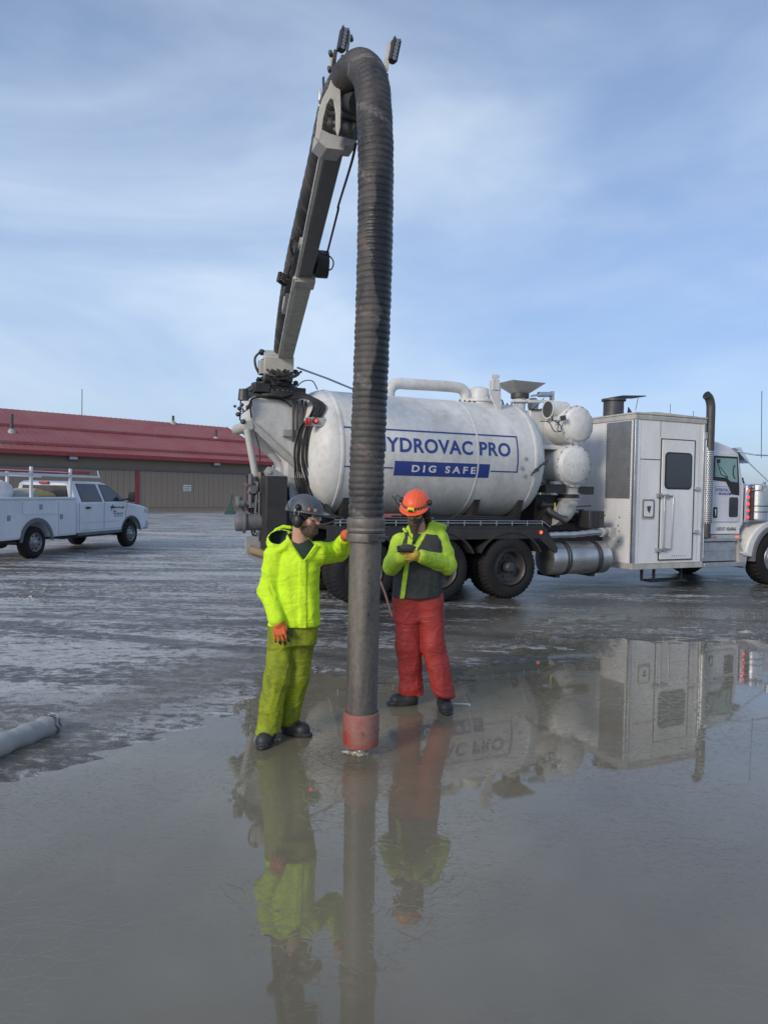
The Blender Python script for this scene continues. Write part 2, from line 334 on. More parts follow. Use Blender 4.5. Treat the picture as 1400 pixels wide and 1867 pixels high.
tc=nd(t,'ShaderNodeTexCoord'); sx=nd(t,'ShaderNodeSeparateXYZ',Vector=tc.outputs['Object'])
def tn(sc,scale,det=6,ro=.6,dist=0.,rot=0.,loc=(0,0,0)):
    mp=nd(t,'ShaderNodeMapping',Vector=tc.outputs['Object'],Scale=sc,Rotation=(0,0,rot),Location=loc)
    return nd(t,'ShaderNodeTexNoise',Vector=mp.outputs[0],Scale=scale,Detail=det,Roughness=ro,Distortion=dist).outputs[0]
chop=tn((.75,1.2,1),11.,6,.72,.6); big=tn((.6,1.,1),.35,3,.5); streak=tn((.16,1.1,1),1.5,9,.72,.6,R(4)); mid=tn((.5,1.3,1),2.2,8,.7,.8); fine=tn((1,1,1),30,5,.7); patch=tn((.45,1,1),.55,4,.55,.5,0,(3,1,0))
gr=nd(t,'ShaderNodeTexVoronoi',Vector=tc.outputs['Object'],Scale=55).outputs[0]
# frost density: more to the left / mid, less round the truck
left=math_(t,'MULTIPLY',math_(t,'SUBTRACT',1.,ramp(t,math_(t,'ADD',math_(t,'MULTIPLY',sx.outputs[0],.06),.5),[(.35,0.),(.55,1.)])),.085)
fr=math_(t,'ADD',math_(t,'MULTIPLY',streak,.55),math_(t,'ADD',math_(t,'MULTIPLY',mid,.35),math_(t,'MULTIPLY',big,.14)))
fr=math_(t,'ADD',fr,left); fr=math_(t,'ADD',fr,math_(t,'MULTIPLY',math_(t,'SUBTRACT',chop,.5),.55))
frost=ramp(t,fr,[(.52,0.),(.585,.25),(.615,.85),(.69,1.)])
base=mixc(t,chop,(.024,.020,.017),(.072,.063,.053))
sheen=ramp(t,patch,[(.38,0.),(.6,1.)])
ice=mixc(t,ramp(t,chop,[(.35,0.),(.65,1.)]),(.060,.056,.050),(.19,.183,.167))
base=mixc(t,math_(t,'MULTIPLY',math_(t,'ADD',math_(t,'MULTIPLY',sheen,.5),math_(t,'MULTIPLY',left,6.)),.75,True),base,ice)
white=mixc(t,chop,(.30,.295,.285),(.72,.72,.70))
sh=nd(t,'ShaderNodeAttribute',dict(attribute_name='shore')).outputs['Fac']; frost=math_(t,'MULTIPLY',frost,math_(t,'SUBTRACT',1.,math_(t,'MULTIPLY',sh,.75)))
base=mixc(t,math_(t,'MULTIPLY',sh,.8),base,(.17,.155,.122))
tr_=0
for ang,off,wd in ((.10,9.2,.34),(.10,11.0,.34),(-.16,14.3,.4),(-.16,16.1,.4),(.30,7.2,.3)):
    ln=math_(t,'ADD',math_(t,'MULTIPLY',sx.outputs[0],math.sin(ang)),math_(t,'MULTIPLY',sx.outputs[1],math.cos(ang)))
    dd_=math_(t,'ABSOLUTE',math_(t,'SUBTRACT',math_(t,'ADD',ln,math_(t,'MULTIPLY',big,.5)),off)); q_=ramp(t,math_(t,'DIVIDE',dd_,wd),[(.35,1.),(.6,0.)]); tr_=q_ if tr_==0 else math_(t,'MAXIMUM',tr_,q_)
tr_=math_(t,'MULTIPLY',tr_,ramp(t,mid,[(.38,.2),(.55,1.)]))
frost=math_(t,'MULTIPLY',frost,math_(t,'SUBTRACT',1.,math_(t,'MULTIPLY',tr_,.8))); base=mixc(t,math_(t,'MULTIPLY',tr_,.6),base,(.04,.036,.032))
spk=tn((1,1,1),70,3,.7); colr=mixc(t,ramp(t,spk,[(.30,.55),(.5,1.)]),(.02,.018,.016),mixc(t,frost,base,white))
colr=mixc(t,math_(t,'MULTIPLY',ramp(t,spk,[(.62,0.),(.70,1.)]),.35),colr,(.5,.5,.49))
t.links.new(colr,b.inputs['Base Color'])
rg=math_(t,'ADD',math_(t,'MULTIPLY',frost,.35),math_(t,'SUBTRACT',math_(t,'ADD',.14,math_(t,'MULTIPLY',mid,.35)),math_(t,'MULTIPLY',sh,.22)),True); t.links.new(rg,b.inputs['Roughness'])
h=math_(t,'ADD',math_(t,'MULTIPLY',gr,.7),math_(t,'ADD',math_(t,'MULTIPLY',fine,1.3),math_(t,'ADD',math_(t,'MULTIPLY',frost,.8),math_(t,'ADD',math_(t,'MULTIPLY',chop,3.5),math_(t,'MULTIPLY',mid,1.5)))))
bp=nd(t,'ShaderNodeBump',Strength=.55,Distance=.012,Height=h); t.links.new(bp.outputs[0],b.inputs['Normal'])
at_=me.attributes.new('shore','FLOAT','POINT'); at_.data.foreach_set('value',np.clip(1.15-np.abs(D+1.5*nb+.2)/1.3,0,1).ravel())
me.materials.append(gm); go=bpy.data.objects.new('ground',me); C.objects.link(go); tag(go,kind='structure')
# muddy water
wm=bpy.data.materials.new('muddy_meltwater'); wm.use_nodes=True; t=wm.node_tree; b=t.nodes['Principled BSDF']
tc=nd(t,'ShaderNodeTexCoord')
n=nd(t,'ShaderNodeTexNoise',Vector=tc.outputs['Object'],Scale=.5,Detail=5,Roughness=.6,Distortion=.4).outputs[0]
t.links.new(mixc(t,ramp(t,n,[(.35,0.),(.65,1.)]),(.155,.133,.090),(.212,.186,.132)),b.inputs['Base Color'])
mp=nd(t,'ShaderNodeMapping',Vector=tc.outputs['Object'],Scale=(1,1.0,1))
wob=nd(t,'ShaderNodeTexNoise',Vector=mp.outputs[0],Scale=2.2,Detail=3,Roughness=.5).outputs[0]
rip=nd(t,'ShaderNodeTexNoise',Vector=mp.outputs[0],Scale=22,Detail=4,Roughness=.6,Distortion=1.2).outputs[0]
# slush needles: thin raised wafers of forming ice, in patches
fl=nd(t,'ShaderNodeMapping',Vector=tc.outputs['Object'],Scale=(22,60,1),Rotation=(0,0,.35))
wv=nd(t,'ShaderNodeTexNoise',Vector=fl.outputs[0],Scale=1.,Detail=3,Roughness=.6,Distortion=1.6).outputs[0]
wafer=ramp(t,wv,[(.60,0.),(.64,1.)])
pt=nd(t,'ShaderNodeTexNoise',Vector=tc.outputs['Object'],Scale=.9,Detail=4,Roughness=.6).outputs[0]
sy=nd(t,'ShaderNodeSeparateXYZ',Vector=tc.outputs['Object'])
near=ramp(t,math_(t,'MULTIPLY',sy.outputs[1],.1),[(.25,.15),(.5,1.)])
wafer=math_(t,'MULTIPLY',wafer,math_(t,'MULTIPLY',ramp(t,pt,[(.40,0.),(.60,1.)]),near))
cr=nd(t,'ShaderNodeTexVoronoi',dict(feature='DISTANCE_TO_EDGE'),Vector=nd(t,'ShaderNodeMapping',Vector=tc.outputs['Object'],Scale=(9,14,1)).outputs[0],Scale=1.).outputs[0]
crk=math_(t,'MULTIPLY',ramp(t,cr,[(0.,1.),(.035,0.)]),ramp(t,pt,[(.45,0.),(.6,.6)]))
vm=nd(t,'ShaderNodeVectorMath',dict(operation='DISTANCE'),i0=tc.outputs['Object'],i1=tuple(ground(650,1378))).outputs['Value']
rn=nd(t,'ShaderNodeTexNoise',Vector=nd(t,'ShaderNodeMapping',Vector=tc.outputs['Object'],Scale=(14,26,1)).outputs[0],Scale=1.,Detail=4,Roughness=.6,Distortion=2.).outputs[0]
ringf=math_(t,'MULTIPLY',math_(t,'ADD',rn,math_(t,'MULTIPLY',math_(t,'SINE',math_(t,'ADD',math_(t,'MULTIPLY',vm,70.),math_(t,'MULTIPLY',rn,14.))),.25)),ramp(t,vm,[(.08,1.),(.42,0.)]))
hh=math_(t,'ADD',math_(t,'MULTIPLY',wob,.12),math_(t,'ADD',math_(t,'MULTIPLY',rip,.03),math_(t,'ADD',math_(t,'MULTIPLY',wafer,1.3),math_(t,'ADD',math_(t,'MULTIPLY',crk,.35),math_(t,'MULTIPLY',ringf,1.6)))))
bp=nd(t,'ShaderNodeBump',Strength=.30,Distance=.006,Height=hh); t.links.new(bp.outputs[0],b.inputs['Normal'])
t.links.new(math_(t,'ADD',.012,math_(t,'MULTIPLY',wafer,.12)),b.inputs['Roughness']); b.inputs['IOR'].default_value=1.74
m_=MB(); m_.add([(-30,-20,0),(30,-20,0),(30,10.7,0),(-30,10.7,0)],[(0,1,2,3)]); po=m_.build('puddle',wm,fix=False); tag(po,kind='structure')
m_=MB(); rl=random.Random(5)
for q in range(4200):
    px=rl.uniform(-20,640); py=rl.uniform(1060,1330)
    if vnoise(ground(px,py)*np.array((1,1,0)),1.3)<.50: continue
    p=ground(px,py,.006); s=rl.uniform(.004,.016)
    if px<640 and py>1290-(px/640)*70: continue
    v8=[p+np.array([i*s*rl.uniform(.8,2.2),j*s*rl.uniform(.7,1.4),(.5 if k2>0 else -.4)*s*rl.uniform(.6,1.2)]) for k2 in (-1,1) for j in (-1,1) for i in (-1,1)]
    m_.add(v8,[(0,2,3,1),(4,5,7,6),(0,1,5,4),(2,6,7,3),(0,4,6,2),(1,3,7,5)])
tag(m_.build('slush_lumps','slush',fix=False),'small grey white lumps of broken slush scattered over the icy lot left of the workers','slush',kind='stuff')
# loose ice crumbs on the wet gravel
m_=MB()
for q in range(2600):
    px=random.uniform(560,1400); py=random.gauss(1135,28)
    if py<1098 or py>1235: continue
    p=ground(px,py,.004); s=random.uniform(.0015,.0055)
    v8=[p+np.array([i*s*random.uniform(.6,1.3),j*s*random.uniform(.6,1.3),max(k2,0)*s*random.uniform(.5,1.2)]) for k2 in (-1,1) for j in (-1,1) for i in (-1,1)]
    m_.add(v8,[(0,2,3,1),(4,5,7,6),(0,1,5,4),(2,6,7,3),(0,4,6,2),(1,3,7,5)])
tag(m_.build('ice_crumbs','icechip',fix=False),'small white crumbs of ice scattered on the wet gravel beside the truck wheels','ice crumbs',kind='stuff')
# ================================================================== hydrovac truck
TO=ground(930,1092); TH=R(24.1)
te=np.array([math.cos(TH),math.sin(TH),0]); tn_=np.array([-math.sin(TH),math.cos(TH),0])
def W2T(p): p=np.asarray(p,float)-np.array([TO[0],TO[1],0]); return np.array([p@te,p@tn_,p[2]])
def TP(x,y,v):     # point on the truck-local plane y=v seen at (x,y)
    d=ray(x,y); O=np.array([TO[0],TO[1],0]); k=(v-(CAM-O)@tn_)/(d@tn_); return W2T(CAM+d*k)
truck=thing('hydrovac_truck','dirty white vacuum excavator truck with round tank, hose boom and blue lettering','truck',(TO[0],TO[1],0),TH)
# ---- wheels
def tyre_mb(r,w,rim,lug=.014,nl=44,n=176):
    prof=[(0,rim),(.012,rim+.03),(.0,rim+.06),(-.004,(r+rim)/2),(.012,r-.05),(.035,r-.012),(.06,r),(w*.34,r+.003),(w*.5,r+.004)]
    prof=prof+[(w-a,q) for a,q in prof[:-1][::-1]]
    vs=[]
    for a,q in prof:
        for j in range(n):
            an=2*math.pi*j/n; ph=(j*nl/n+(.5 if a>w/2 else 0))%1.; rr=q-(lug if (q>r-.02 and ph<.34) else 0)
            if q>r-.02 and abs(a-w*.5)<.01: rr=q-.012
            vs.append((math.cos(an)*rr,a,math.sin(an)*rr))
    k=len(prof); m=MB(); m.add(vs,[(i*n+j,i*n+(j+1)%n,(i+1)*n+(j+1)%n,(i+1)*n+j) for i in range(k-1) for j in range(n)])
    m.lathe((0,.03,0),(0,1,0),[(0,rim+.005),(w-.06,rim+.005)],32,close=False)
    return m
def rear_wheel(x,y,flip=False):
    g=tyre_mb(.53,.27,.30).build('tyre','rub',None); 
    rm=MB(); rm.lathe((0,0,0),(0,1,0),[(.02,.302),(.0,.29),(.015,.275),(.05,.262),(.12,.255),(.155,.24),(.165,.10),(.10,.095),(.02,.088),(.0,.06),(.0,0)],40,close=False)
    rim=rm.build('rim','steel',None)
    hb=MB()
    for k in range(10): a=2*math.pi*k/10; hb.cyl((.165*math.cos(a),.13,.165*math.sin(a)),(.165*math.cos(a),.17,.165*math.sin(a)),.016,n=6)
    hb.lathe((0,0,0),(0,1,0),[(-.012,0),(-.012,.055),(.01,.062)],20,close=False)
    hub=hb.build('hub_nuts','steel',None)
    e=MB(); 
    w=tyre_mb(.53,.27,.30).build('wheel','rub',truck) if False else g
    w.name='wheel'; w.parent=truck; w.location=(x,y,.53); rim.parent=w; hub.parent=w
    if flip: w.rotation_euler=(0,0,math.pi)
    return w
w0=rear_wheel(0,0)
for x in (-1.35,-2.68): copy_part(w0,truck,(x,0,.53))
for x in (0,-1.35,-2.68):
    copy_part(w0,truck,(x,2.44,.53),math.pi)
    inn=w0.copy(); C.objects.link(inn); inn.parent=truck; inn.location=(x,.33,.53)
    inn=w0.copy(); C.objects.link(inn); inn.parent=truck; inn.location=(x,1.84,.53)
fw=tyre_mb(.56,.34,.31,lug=.02,nl=34).build('wheel','rub',truck); fw.location=(6.50,.0,.56)
rm=MB(); rm.lathe((0,0,0),(0,1,0),[(.02,.312),(.0,.30),(.02,.285),(.06,.27),(.05,.16),(-.02,.14),(-.06,.10),(-.07,0)],40,close=False); rm.build('rim','alu',fw)
c=copy_part(fw,truck,(6.50,2.44,.56),math.pi)
# axles, frame
m=MB()
for x in (0,-1.35,-2.68): m.cyl((x,.3,.53),(x,2.1,.53),.09); m.ellip((x,1.22,.53),(.24,.22,.24))
m.cyl((6.5,.3,.5),(6.5,2.1,.5),.06); m.build_each('axles','black',truck)
m=MB()
for y in (.80,1.56): m.box(-3.9,7.3,y,y+.08,.84,1.12)
for x in (-3.6,-2,-.7,.7,1.8,3.2,4.6,6): m.box(x,x+.1,.88,1.56,.88,1.08)
m.build('chassis_frame','black',truck,bevel=.006)
# deck side & mud guards
m=MB()
m.prism([(-3.3,1.02),(.58,1.02),(.93,.76),(.98,.78),(.98,.86),(.72,1.20),(-3.3,1.20)],.02,.06)
m.box(-3.3,.7,.03,2.41,1.20,1.25); m.box(-3.3,.9,2.38,2.42,.95,1.20)
m.build('deck_side_panel','black',truck,bevel=.005)
for x in (0,-1.35,-2.68):
    m=MB(); P=[(x+.66*math.cos(a),.53+.60*math.sin(a)) for a in np.linspace(R(25),R(155),14)]; Q=[(x+.69*math.cos(a),.53+.63*math.sin(a)) for a in np.linspace(R(155),R(25),14)]
    m.prism(P+Q,.0,.62); m.build('mudguard','black',truck)
m=MB()
m.tube([(-3.2,.0,1.30),(.60,.0,1.285)],.009,6); m.tube([(-3.2,.0,1.345),(.62,.0,1.325)],.007,6)
for x in np.arange(-3.1,.65,.31): m.tube([(x,0,1.25),(x,0,1.335)],.007,6)
m.tube([(.62,0,1.325),(.80,0,1.22)],.008,6); m.build('deck_rail','alu',truck)
m=MB()
for k in range(10):     # hoses lying along the deck behind the rail
    y=.10+.05*(k%3); z=1.275+.035*(k//3)
    m.tube(bez([(-3.1+.1*k,y,z+random.uniform(0,.03)),(-2+.1*k,y+.03,z),(-1,y,z+.02),(0,y-.02,z),(.5-.05*k,y+.05,z)],24),.016,6)
m.build('deck_hose_bundle','copper',truck)
MB().cyl((-2.42,.26,1.36),(-1.5,.26,1.36),.075).build('red_hose_end','redpaint',truck)
o=MB().lathe((.60,.0,1.13),(0,-1,0),[(0,.032),(.012,.03),(.02,0)],14).build('side_marker_lamp','orangelit',truck)
# ---- tank
TC=(0,1.20,2.39); TR=1.055
prof=[(-3.50,0),(-3.49,.30),(-3.46,.6),(-3.40,.82),(-3.31,.95),(-3.20,TR-.035),(-3.12,TR-.006),(-3.05,TR),(-3.04,TR+.012),(-3.0,TR+.012),(-2.99,TR),(-.62,TR),(-.615,TR+.006),(-.585,TR+.006),(-.58,TR),(.55,TR),(.555,TR+.01),(.60,TR+.01),(.605,TR),(.70,TR-.02),(.81,TR-.09),(.92,.82),(.99,.6),(1.03,.3),(1.04,0)]
tank=MB().lathe(TC,(1,0,0),prof,96,close=False).build('tank','white',truck,sharp=28)
def on_tank(vs,off=.004):  # (x, z) text flattened on the near wall; vs[:,1]=height measured on z
    z=vs[:,1]-TC[2]; a=np.arcsin(np.clip(z/TR,-1,1)); r=TR+off+vs[:,2]
    return np.stack([vs[:,0],TC[1]-r*np.cos(a),TC[2]+r*np.sin(a)],1)
def tdecal(name,vs,fs,m_,off,parent=tank): b=MB(); b.add(on_tank(vs,off),fs); return b.build(name,m_,parent,fix=False)
def strip(x0,x1,z0,z1,nx=1,nz=8):
    xs=np.linspace(x0,x1,nx+1); zs=np.linspace(z0,z1,nz+1); vs=[(x,z,0) for z in zs for x in xs]; k=nx+1
    return np.array(vs,float),[(j*k+i,j*k+i+1,(j+1)*k+i+1,(j+1)*k+i) for j in range(nz) for i in range(nx)]
vs,fs=text_fit('HYDROVAC PRO',-2.50,.035,2.42,2.655,bold=.006,extr=.001,cuts=.03,spacing=1.08); tdecal('lettering',vs,fs,'blue',.004)
for a in ((-3.0,.20,2.76,2.785,1,2),(.175,.20,2.165,2.785,1,12),(-.35,.20,2.155,2.175,1,2),(-3.0,-2.16,2.155,2.175,1,2)): tdecal('lettering_border',*strip(*a),'blue',.004)
tdecal('lettering_panel',*strip(-2.14,-.37,2.05,2.28,1,6),'blue',.004)
vs,fs=text_fit('DIG SAFE',-1.83,-.64,2.11,2.225,bold=.003,extr=.001,cuts=.03,spacing=1.5); tdecal('lettering',vs,fs,'textwhite',.008)
for x,z in ((.35,2.40),(.28,2.24),(.36,2.11)):
    p=on_tank(np.array([[x,z,0]]),0)[0]; MB().lathe(p,(0,-1,.05),[(0,.035),(.012,.035),(.013,.022),(.02,.02),(.02,0)],16).build('port_fitting','grey',tank)
m=MB(); P=[on_tank(np.array([[a,b_,0]]),.03)[0] for a,b_ in ((.50,2.16),(.58,2.22),(.66,2.30),(.74,2.33),(.80,2.40))]
m.tube(P,.018,8); m.tube([P[0]-np.array((.03,.0,.05)),P[0],P[0]+np.array((.05,0,.06))],.012,6); m.lathe(P[1]+np.array((0,.03,0)),(0,-1,0),[(0,.035),(.05,.03)],10); m.lathe(P[3]+np.array((0,.03,0)),(0,-1,0),[(0,.03),(.05,.025)],10)
m.build('latch_lever','steel',tank)
m=MB(); p=on_tank(np.array([[-2.77,2.33,0]]),.0)[0]
m.tube([p,p+np.array((0,-.05,0)),p+np.array((-.10,-.06,.13))],.012,6); m.tube([p+np.array((0,-.05,0)),p+np.array((-.02,-.06,.15))],.012,6); m.build('latch_lever','steel',tank)
# tank saddles
m=MB()
for x in (-2.9,-1.7,-.5,.4): m.prism([(.55,1.25),(1.85,1.25),(2.0,1.75),(.40,1.75)],x,x+.12,plane='yz')
m.build_each('tank_saddles','black',truck)
# overflow pipe on top
P=bez([(-1.78,1.2,3.38),(-1.78,1.2,3.52),(-1.72,1.2,3.63),(-1.60,1.2,3.68),(-1.4,1.2,3.685),(-.8,1.2,3.70),(-.45,1.2,3.70),(-.32,1.2,3.665),(-.25,1.2,3.57),(-.23,1.2,3.36)],70)
MB().tube(P,.098,24).build('crossover_pipe','white',truck)
# manway with bracket
m=MB(); m.lathe((.02,1.2,3.35),(0,0,1),[(0,.30),(.10,.30),(.10,.33),(.14,.33),(.14,.21),(.30,.21),(.36,.17),(.39,.08),(.40,0)],28)
for k in range(12): a=k*math.pi/6; m.cyl((.02+.30*math.cos(a),1.2+.30*math.sin(a),3.45),(.02+.30*math.cos(a),1.2+.30*math.sin(a),3.52),.016,n=6)
m.build('manway_hatch','white',truck,bevel=.004)
m=MB(); m.prism([(-.11,3.76),(.02,3.82),(.12,3.70),(.14,3.22),(.10,3.20),(-.10,3.55)],.62,.66); m.box(-.06,.08,.60,.68,3.62,3.8); m.lathe((.02,.64,3.84),(0,1,0),[(-.03,.05),(.03,.05)],14)
m.lathe((-.05,.64,3.88),(0,0,1),[(-.04,.015),(.03,.015)],8); m.lathe((.08,.64,3.88),(0,0,1),[(-.04,.015),(.03,.015)],8)
m.build('hatch_bracket','white',truck)
m=MB()
for x in np.linspace(-.5,.6,12): m.cyl((x,.98,3.42),(x,.98,3.455),.014,n=6)
m.tube(bez([(.3,1.0,3.40),(.33,1.0,3.50),(.40,1.0,3.50),(.44,1.0,3.40)],12),.014,6); m.build('top_bolts','steel',truck)
# hopper + actuator
hx,hy=.86,1.10
m=MB(); q=[(-.37,3.84),(.37,3.84),(.12,3.655),(-.12,3.655)]
vs=[(hx-.37,hy-.30,3.86),(hx+.37,hy-.30,3.86),(hx+.37,hy+.30,3.86),(hx-.37,hy+.30,3.86),(hx-.13,hy-.12,3.67),(hx+.13,hy-.12,3.67),(hx+.13,hy+.12,3.67),(hx-.13,hy+.12,3.67)]
vi=[(x*.985+hx*.015,y*.985+hy*.015,z+.0) for x,y,z in vs]; 
m.add(vs,[(0,1,5,4),(1,2,6,5),(2,3,7,6),(3,0,4,7),(4,5,6,7)]); m.build('hopper','beige',truck,sharp=20,fix=True)
m=MB(); m.lathe((hx,hy,3.58),(0,0,1),[(0,.17),(.09,.17)],20); m.build('hopper_valve','steel',truck,bevel=.004)
m=MB(); m.lathe((hx,hy,3.3),(0,0,1),[(0,.10),(.20,.11),(.20,.17),(.235,.17),(.235,.12),(.29,.12)],20); m.cyl((hx+.0,hy,3.32),(hx-.28,hy,3.0),.10,.1); m.build('hopper_neck','white',truck)
m=MB(); m.cyl((1.17,.95,3.66),(1.47,.95,3.68),.05); m.cyl((1.0,.95,3.62),(1.17,.95,3.65),.018); m.box(1.46,1.50,.90,1.0,3.57,3.74); m.build('actuator_cylinder','alu',truck,bevel=.003)
m=MB(); m.bar((.95,.95,3.52),(1.48,.95,3.55),.05,.05); m.build('actuator_bracket','white',truck)
m=MB(); m.tube(bez([(1.46,.95,3.60),(1.38,.93,3.46),(1.2,.93,3.38),(.98,.93,3.36)],20),.011,6); m.tube(bez([(1.3,.95,3.6),(1.1,.93,3.42),(1.02,.93,3.37)],12),.008,6); m.build('actuator_cable','copper',truck)
MB().cyl((1.26,1.3,3.5),(1.30,1.22,3.5),.14,n=28).build('round_plate','beige',truck)
# filter housing between tank and cylinders
m=MB(); m.prism([(1.0,2.0),(1.75,2.0),(1.75,2.62),(1.80,3.35),(1.30,3.40),(1.0,3.36)],.95,1.95); m.prism([(1.0,2.70),(1.62,2.70),(1.5,2.62),(1.0,2.62)],.62,.96); m.build('filter_housing','white',truck,bevel=.015)
# two vacuum cylinders, facing the viewer
def dome_cyl(x,z,r,y0,y1,name):
    b=MB().lathe((x,y1,z),(0,-1,0),[(0,0),(0,r-.02),(.02,r-.01),(y1-y0-.16,r-.01),(y1-y0-.16,r+.012),(y1-y0-.11,r+.012)],56,close=False).build(name,'white',truck)
    MB().lathe((x,y0+.11,z),(0,-1,0),[(.0,r+.012),(.03,r+.012),(.035,r-.02),(.06,r-.035),(.10,r*.82),(.135,r*.6),(.155,r*.35),(.165,0)],56,close=False).build('domed_cover','white',b,sharp=25)
    m=MB()
    for k in range(16): a=2*math.pi*k/16+.1; m.lathe((x+(r+.0)*math.cos(a),y0+.09,z+(r)*math.sin(a)),(0,-1,0),[(0,.011),(.02,.011)],6)
    m.build('cover_bolts','steel',b); return b
dome_cyl(1.60,2.325,.375,.33,1.25,'lower_vacuum_cylinder')
up=dome_cyl(1.66,3.075,.345,.33,1.25,'upper_vacuum_cylinder')
# scribbled wear marks on lower cover
m=MB()
for k in range(26):
    a=TP(random.gauss(1052,9),random.gauss(860,12),.185); d=np.array((random.uniform(-.02,.02),0,random.uniform(-.03,.03))); a[1]=.168+.9*((a[0]-1.6)**2+(a[2]-2.325)**2)
    m.tube([a,a+d],.0035,4)
m.build('scratches','textdark',truck)
m=MB(); m.cyl((1.22,.72,3.36),(1.62,.72,3.36),.165,n=36); m.build('intake_pipe','white',truck)
vs=[];fs=[]
b=MB()
for i in range(-6,7):
    for j in range(-6,7):
        yy=.025*i+(.0125 if j%2 else 0); zz=.0225*j
        if yy*yy+zz*zz<.148**2: b.lathe((1.213,.72+yy,3.36+zz),(-1,0,0),[(0,.0085),(.003,.0085)],6)
b.build('intake_holes','blk',truck); MB().lathe((1.219,.72,3.36),(-1,0,0),[(-.012,.165),(-.012,.172),(.004,.172),(.004,.152),(-.0,.152)],36,close=False).build('intake_rim','white',truck)
MB().lathe((1.22,.72,3.36),(-1,0,0),[(0,.16),(.002,.16)],36).build('intake_grille','mesh',truck)
p=TP(1010,763,.5); m=MB(); m.obox(p,((.8,-.6,0),(.6,.8,0),(0,0,1)),(.09,.05,.09)); p2=TP(1026,762,.3); m.obox(p2,((.8,-.6,.2),(.6,.8,0),(-.16,.12,1)),(.10,.06,.08)); wl=m.build('work_lamps','blk',truck,bevel=.008)
MB().obox(p+np.array((.0,-.03,0)),((.8,-.6,0),(.6,.8,0),(0,0,1)),(.07,.03,.07)).build('lamp_lens','lens',wl)
m=MB(); 
for pts in ([(985,768),(1000,770),(1010,786),(1022,787)],[(1010,768),(1018,772),(1016,784),(1023,786),(1022,778),(1018,770),(1027,765)]): m.tube(bez([TP(a,b_,.36) for a,b_ in pts],24),.008,6)
m.build('lamp_cable','copper',truck)
# elbow
P=bez([(1.66,.62,1.98),(1.66,.62,1.80),(1.64,.60,1.64),(1.52,.56,1.47),(1.34,.52,1.40),(1.22,.5,1.40)],40)
e=MB().tube(P,np.linspace(.19,.175,len(P)),28).build('exhaust_elbow','beige',truck)
m=MB()
for z in (1.93,1.80,1.70): m.lathe((1.655,.615,z),(0,0,1),[(0,.19),(0,.215),(.022,.215),(.022,.19)],36)
m.build_each('flange_rings','beige',e)
MB().lathe((1.655,.615,1.725),(0,0,1),[(0,.196),(.075,.196)],30).build('rubber_joint','black',e)
P=bez([(1.12,.5,1.55),(1.12,.45,1.48),(1.22,.38,1.40),(1.34,.32,1.34)],16); m=MB().tube(P,.06,14); m.lathe((1.34,.32,1.34),(.7,-.55,-.3),[(-.02,.075),(.05,.075),(.05,.05)],18); m.cyl((1.0,.55,1.62),(1.12,.5,1.56),.06); m.cyl((.98,.45,1.60),(1.22,.45,1.6),.03); m.build('drain_coupling','steel',truck)
m=MB(); m.box(1.135,1.148,.33,.345,1.50,1.64); m.build('valve_handle','yel',truck)
MB().prism(rrect(1.31,1.49,1.62,1.71,.03),.30,.32).build('lug_plate','beige',truck)
# engine block / machinery behind
m=MB(); m.box(.98,1.62,.70,1.8,1.25,1.78); m.box(1.0,1.45,.42,.7,1.82,1.96); m.box(1.75,2.12,.45,.60,1.80,1.95); m.box(1.93,2.2,.55,1.7,1.2,1.45); m.box(1.0,2.3,.7,1.9,1.12,1.25)
m.box(1.05,1.25,.50,.72,1.25,1.6)
for k in range(7): m.cyl((1.05+.05*k,.43,1.96),(1.05+.05*k,.43,1.985),.015,n=6)
m.build('pump_and_frame','black',truck,bevel=.01)
m=MB(); m.box(1.24,1.50,.5,.62,1.97,2.03); m.build('white_valve_tag','textwhite',truck)
m=MB(); m.box(1.90,2.25,.30,.62,1.18,1.50); m.build('battery_box','steel',truck,bevel=.01); MB().box(1.98,2.12,.285,.299,1.20,1.48).build('battery_cover','black',truck)
m=MB()
for k in range(6):
    a=(random.uniform(.9,1.15),random.uniform(.35,.6),random.uniform(1.25,1.9)); b_=(random.uniform(1.3,2.1),random.uniform(.35,.65),random.uniform(1.2,1.75)); mm=tuple((a[i]+b_[i])/2+random.uniform(-.12,.08) for i in range(3)); m.tube(bez([a,mm,b_],10),random.uniform(.008,.02),6)
m.build('hydraulic_hoses','copper',truck)
# wrapped silver pipe, fuel tank
P=bez([(.80,.12,1.06),(1.0,.12,1.075),(1.4,.11,1.08),(1.8,.12,1.11),(2.28,.14,1.115)],30); m=MB().tube(P,[.055+.006*math.sin(i*1.9) for i in range(len(P))],16); m.build('wrapped_pipe','alu',truck)
m=MB(); m.lathe((2.02,.13,1.112),(1,0,.05),[(0,.06),(0,.085),(.05,.085),(.05,.06)],18); m.lathe((2.18,.13,1.115),(1,0,.05),[(0,.06),(0,.085),(.06,.085),(.06,.06)],18); m.box(2.2,2.32,.05,.2,1.03,1.2); m.build_each('pipe_clamps','beige',truck)
ft=MB().lathe((.98,.40,.635),(1,0,0),[(0,0),(0,.26),(.01,.29),(.03,.30),(1.30,.30),(1.32,.29),(1.33,.26),(1.345,0)],48,close=False).build('fuel_tank','alu',truck)
for x in (1.28,1.34,1.98,2.04): MB().lathe((x,.40,.635),(1,0,0),[(0,.298),(0,.312),(.035,.312),(.035,.298)],48,close=False).build('tank_strap','steel',ft)
m=MB(); m.box(1.2,1.3,.35,.9,.28,.36); m.box(2.0,2.1,.35,.9,.28,.36); m.build_each('fuel_tank_bracket','black',truck)
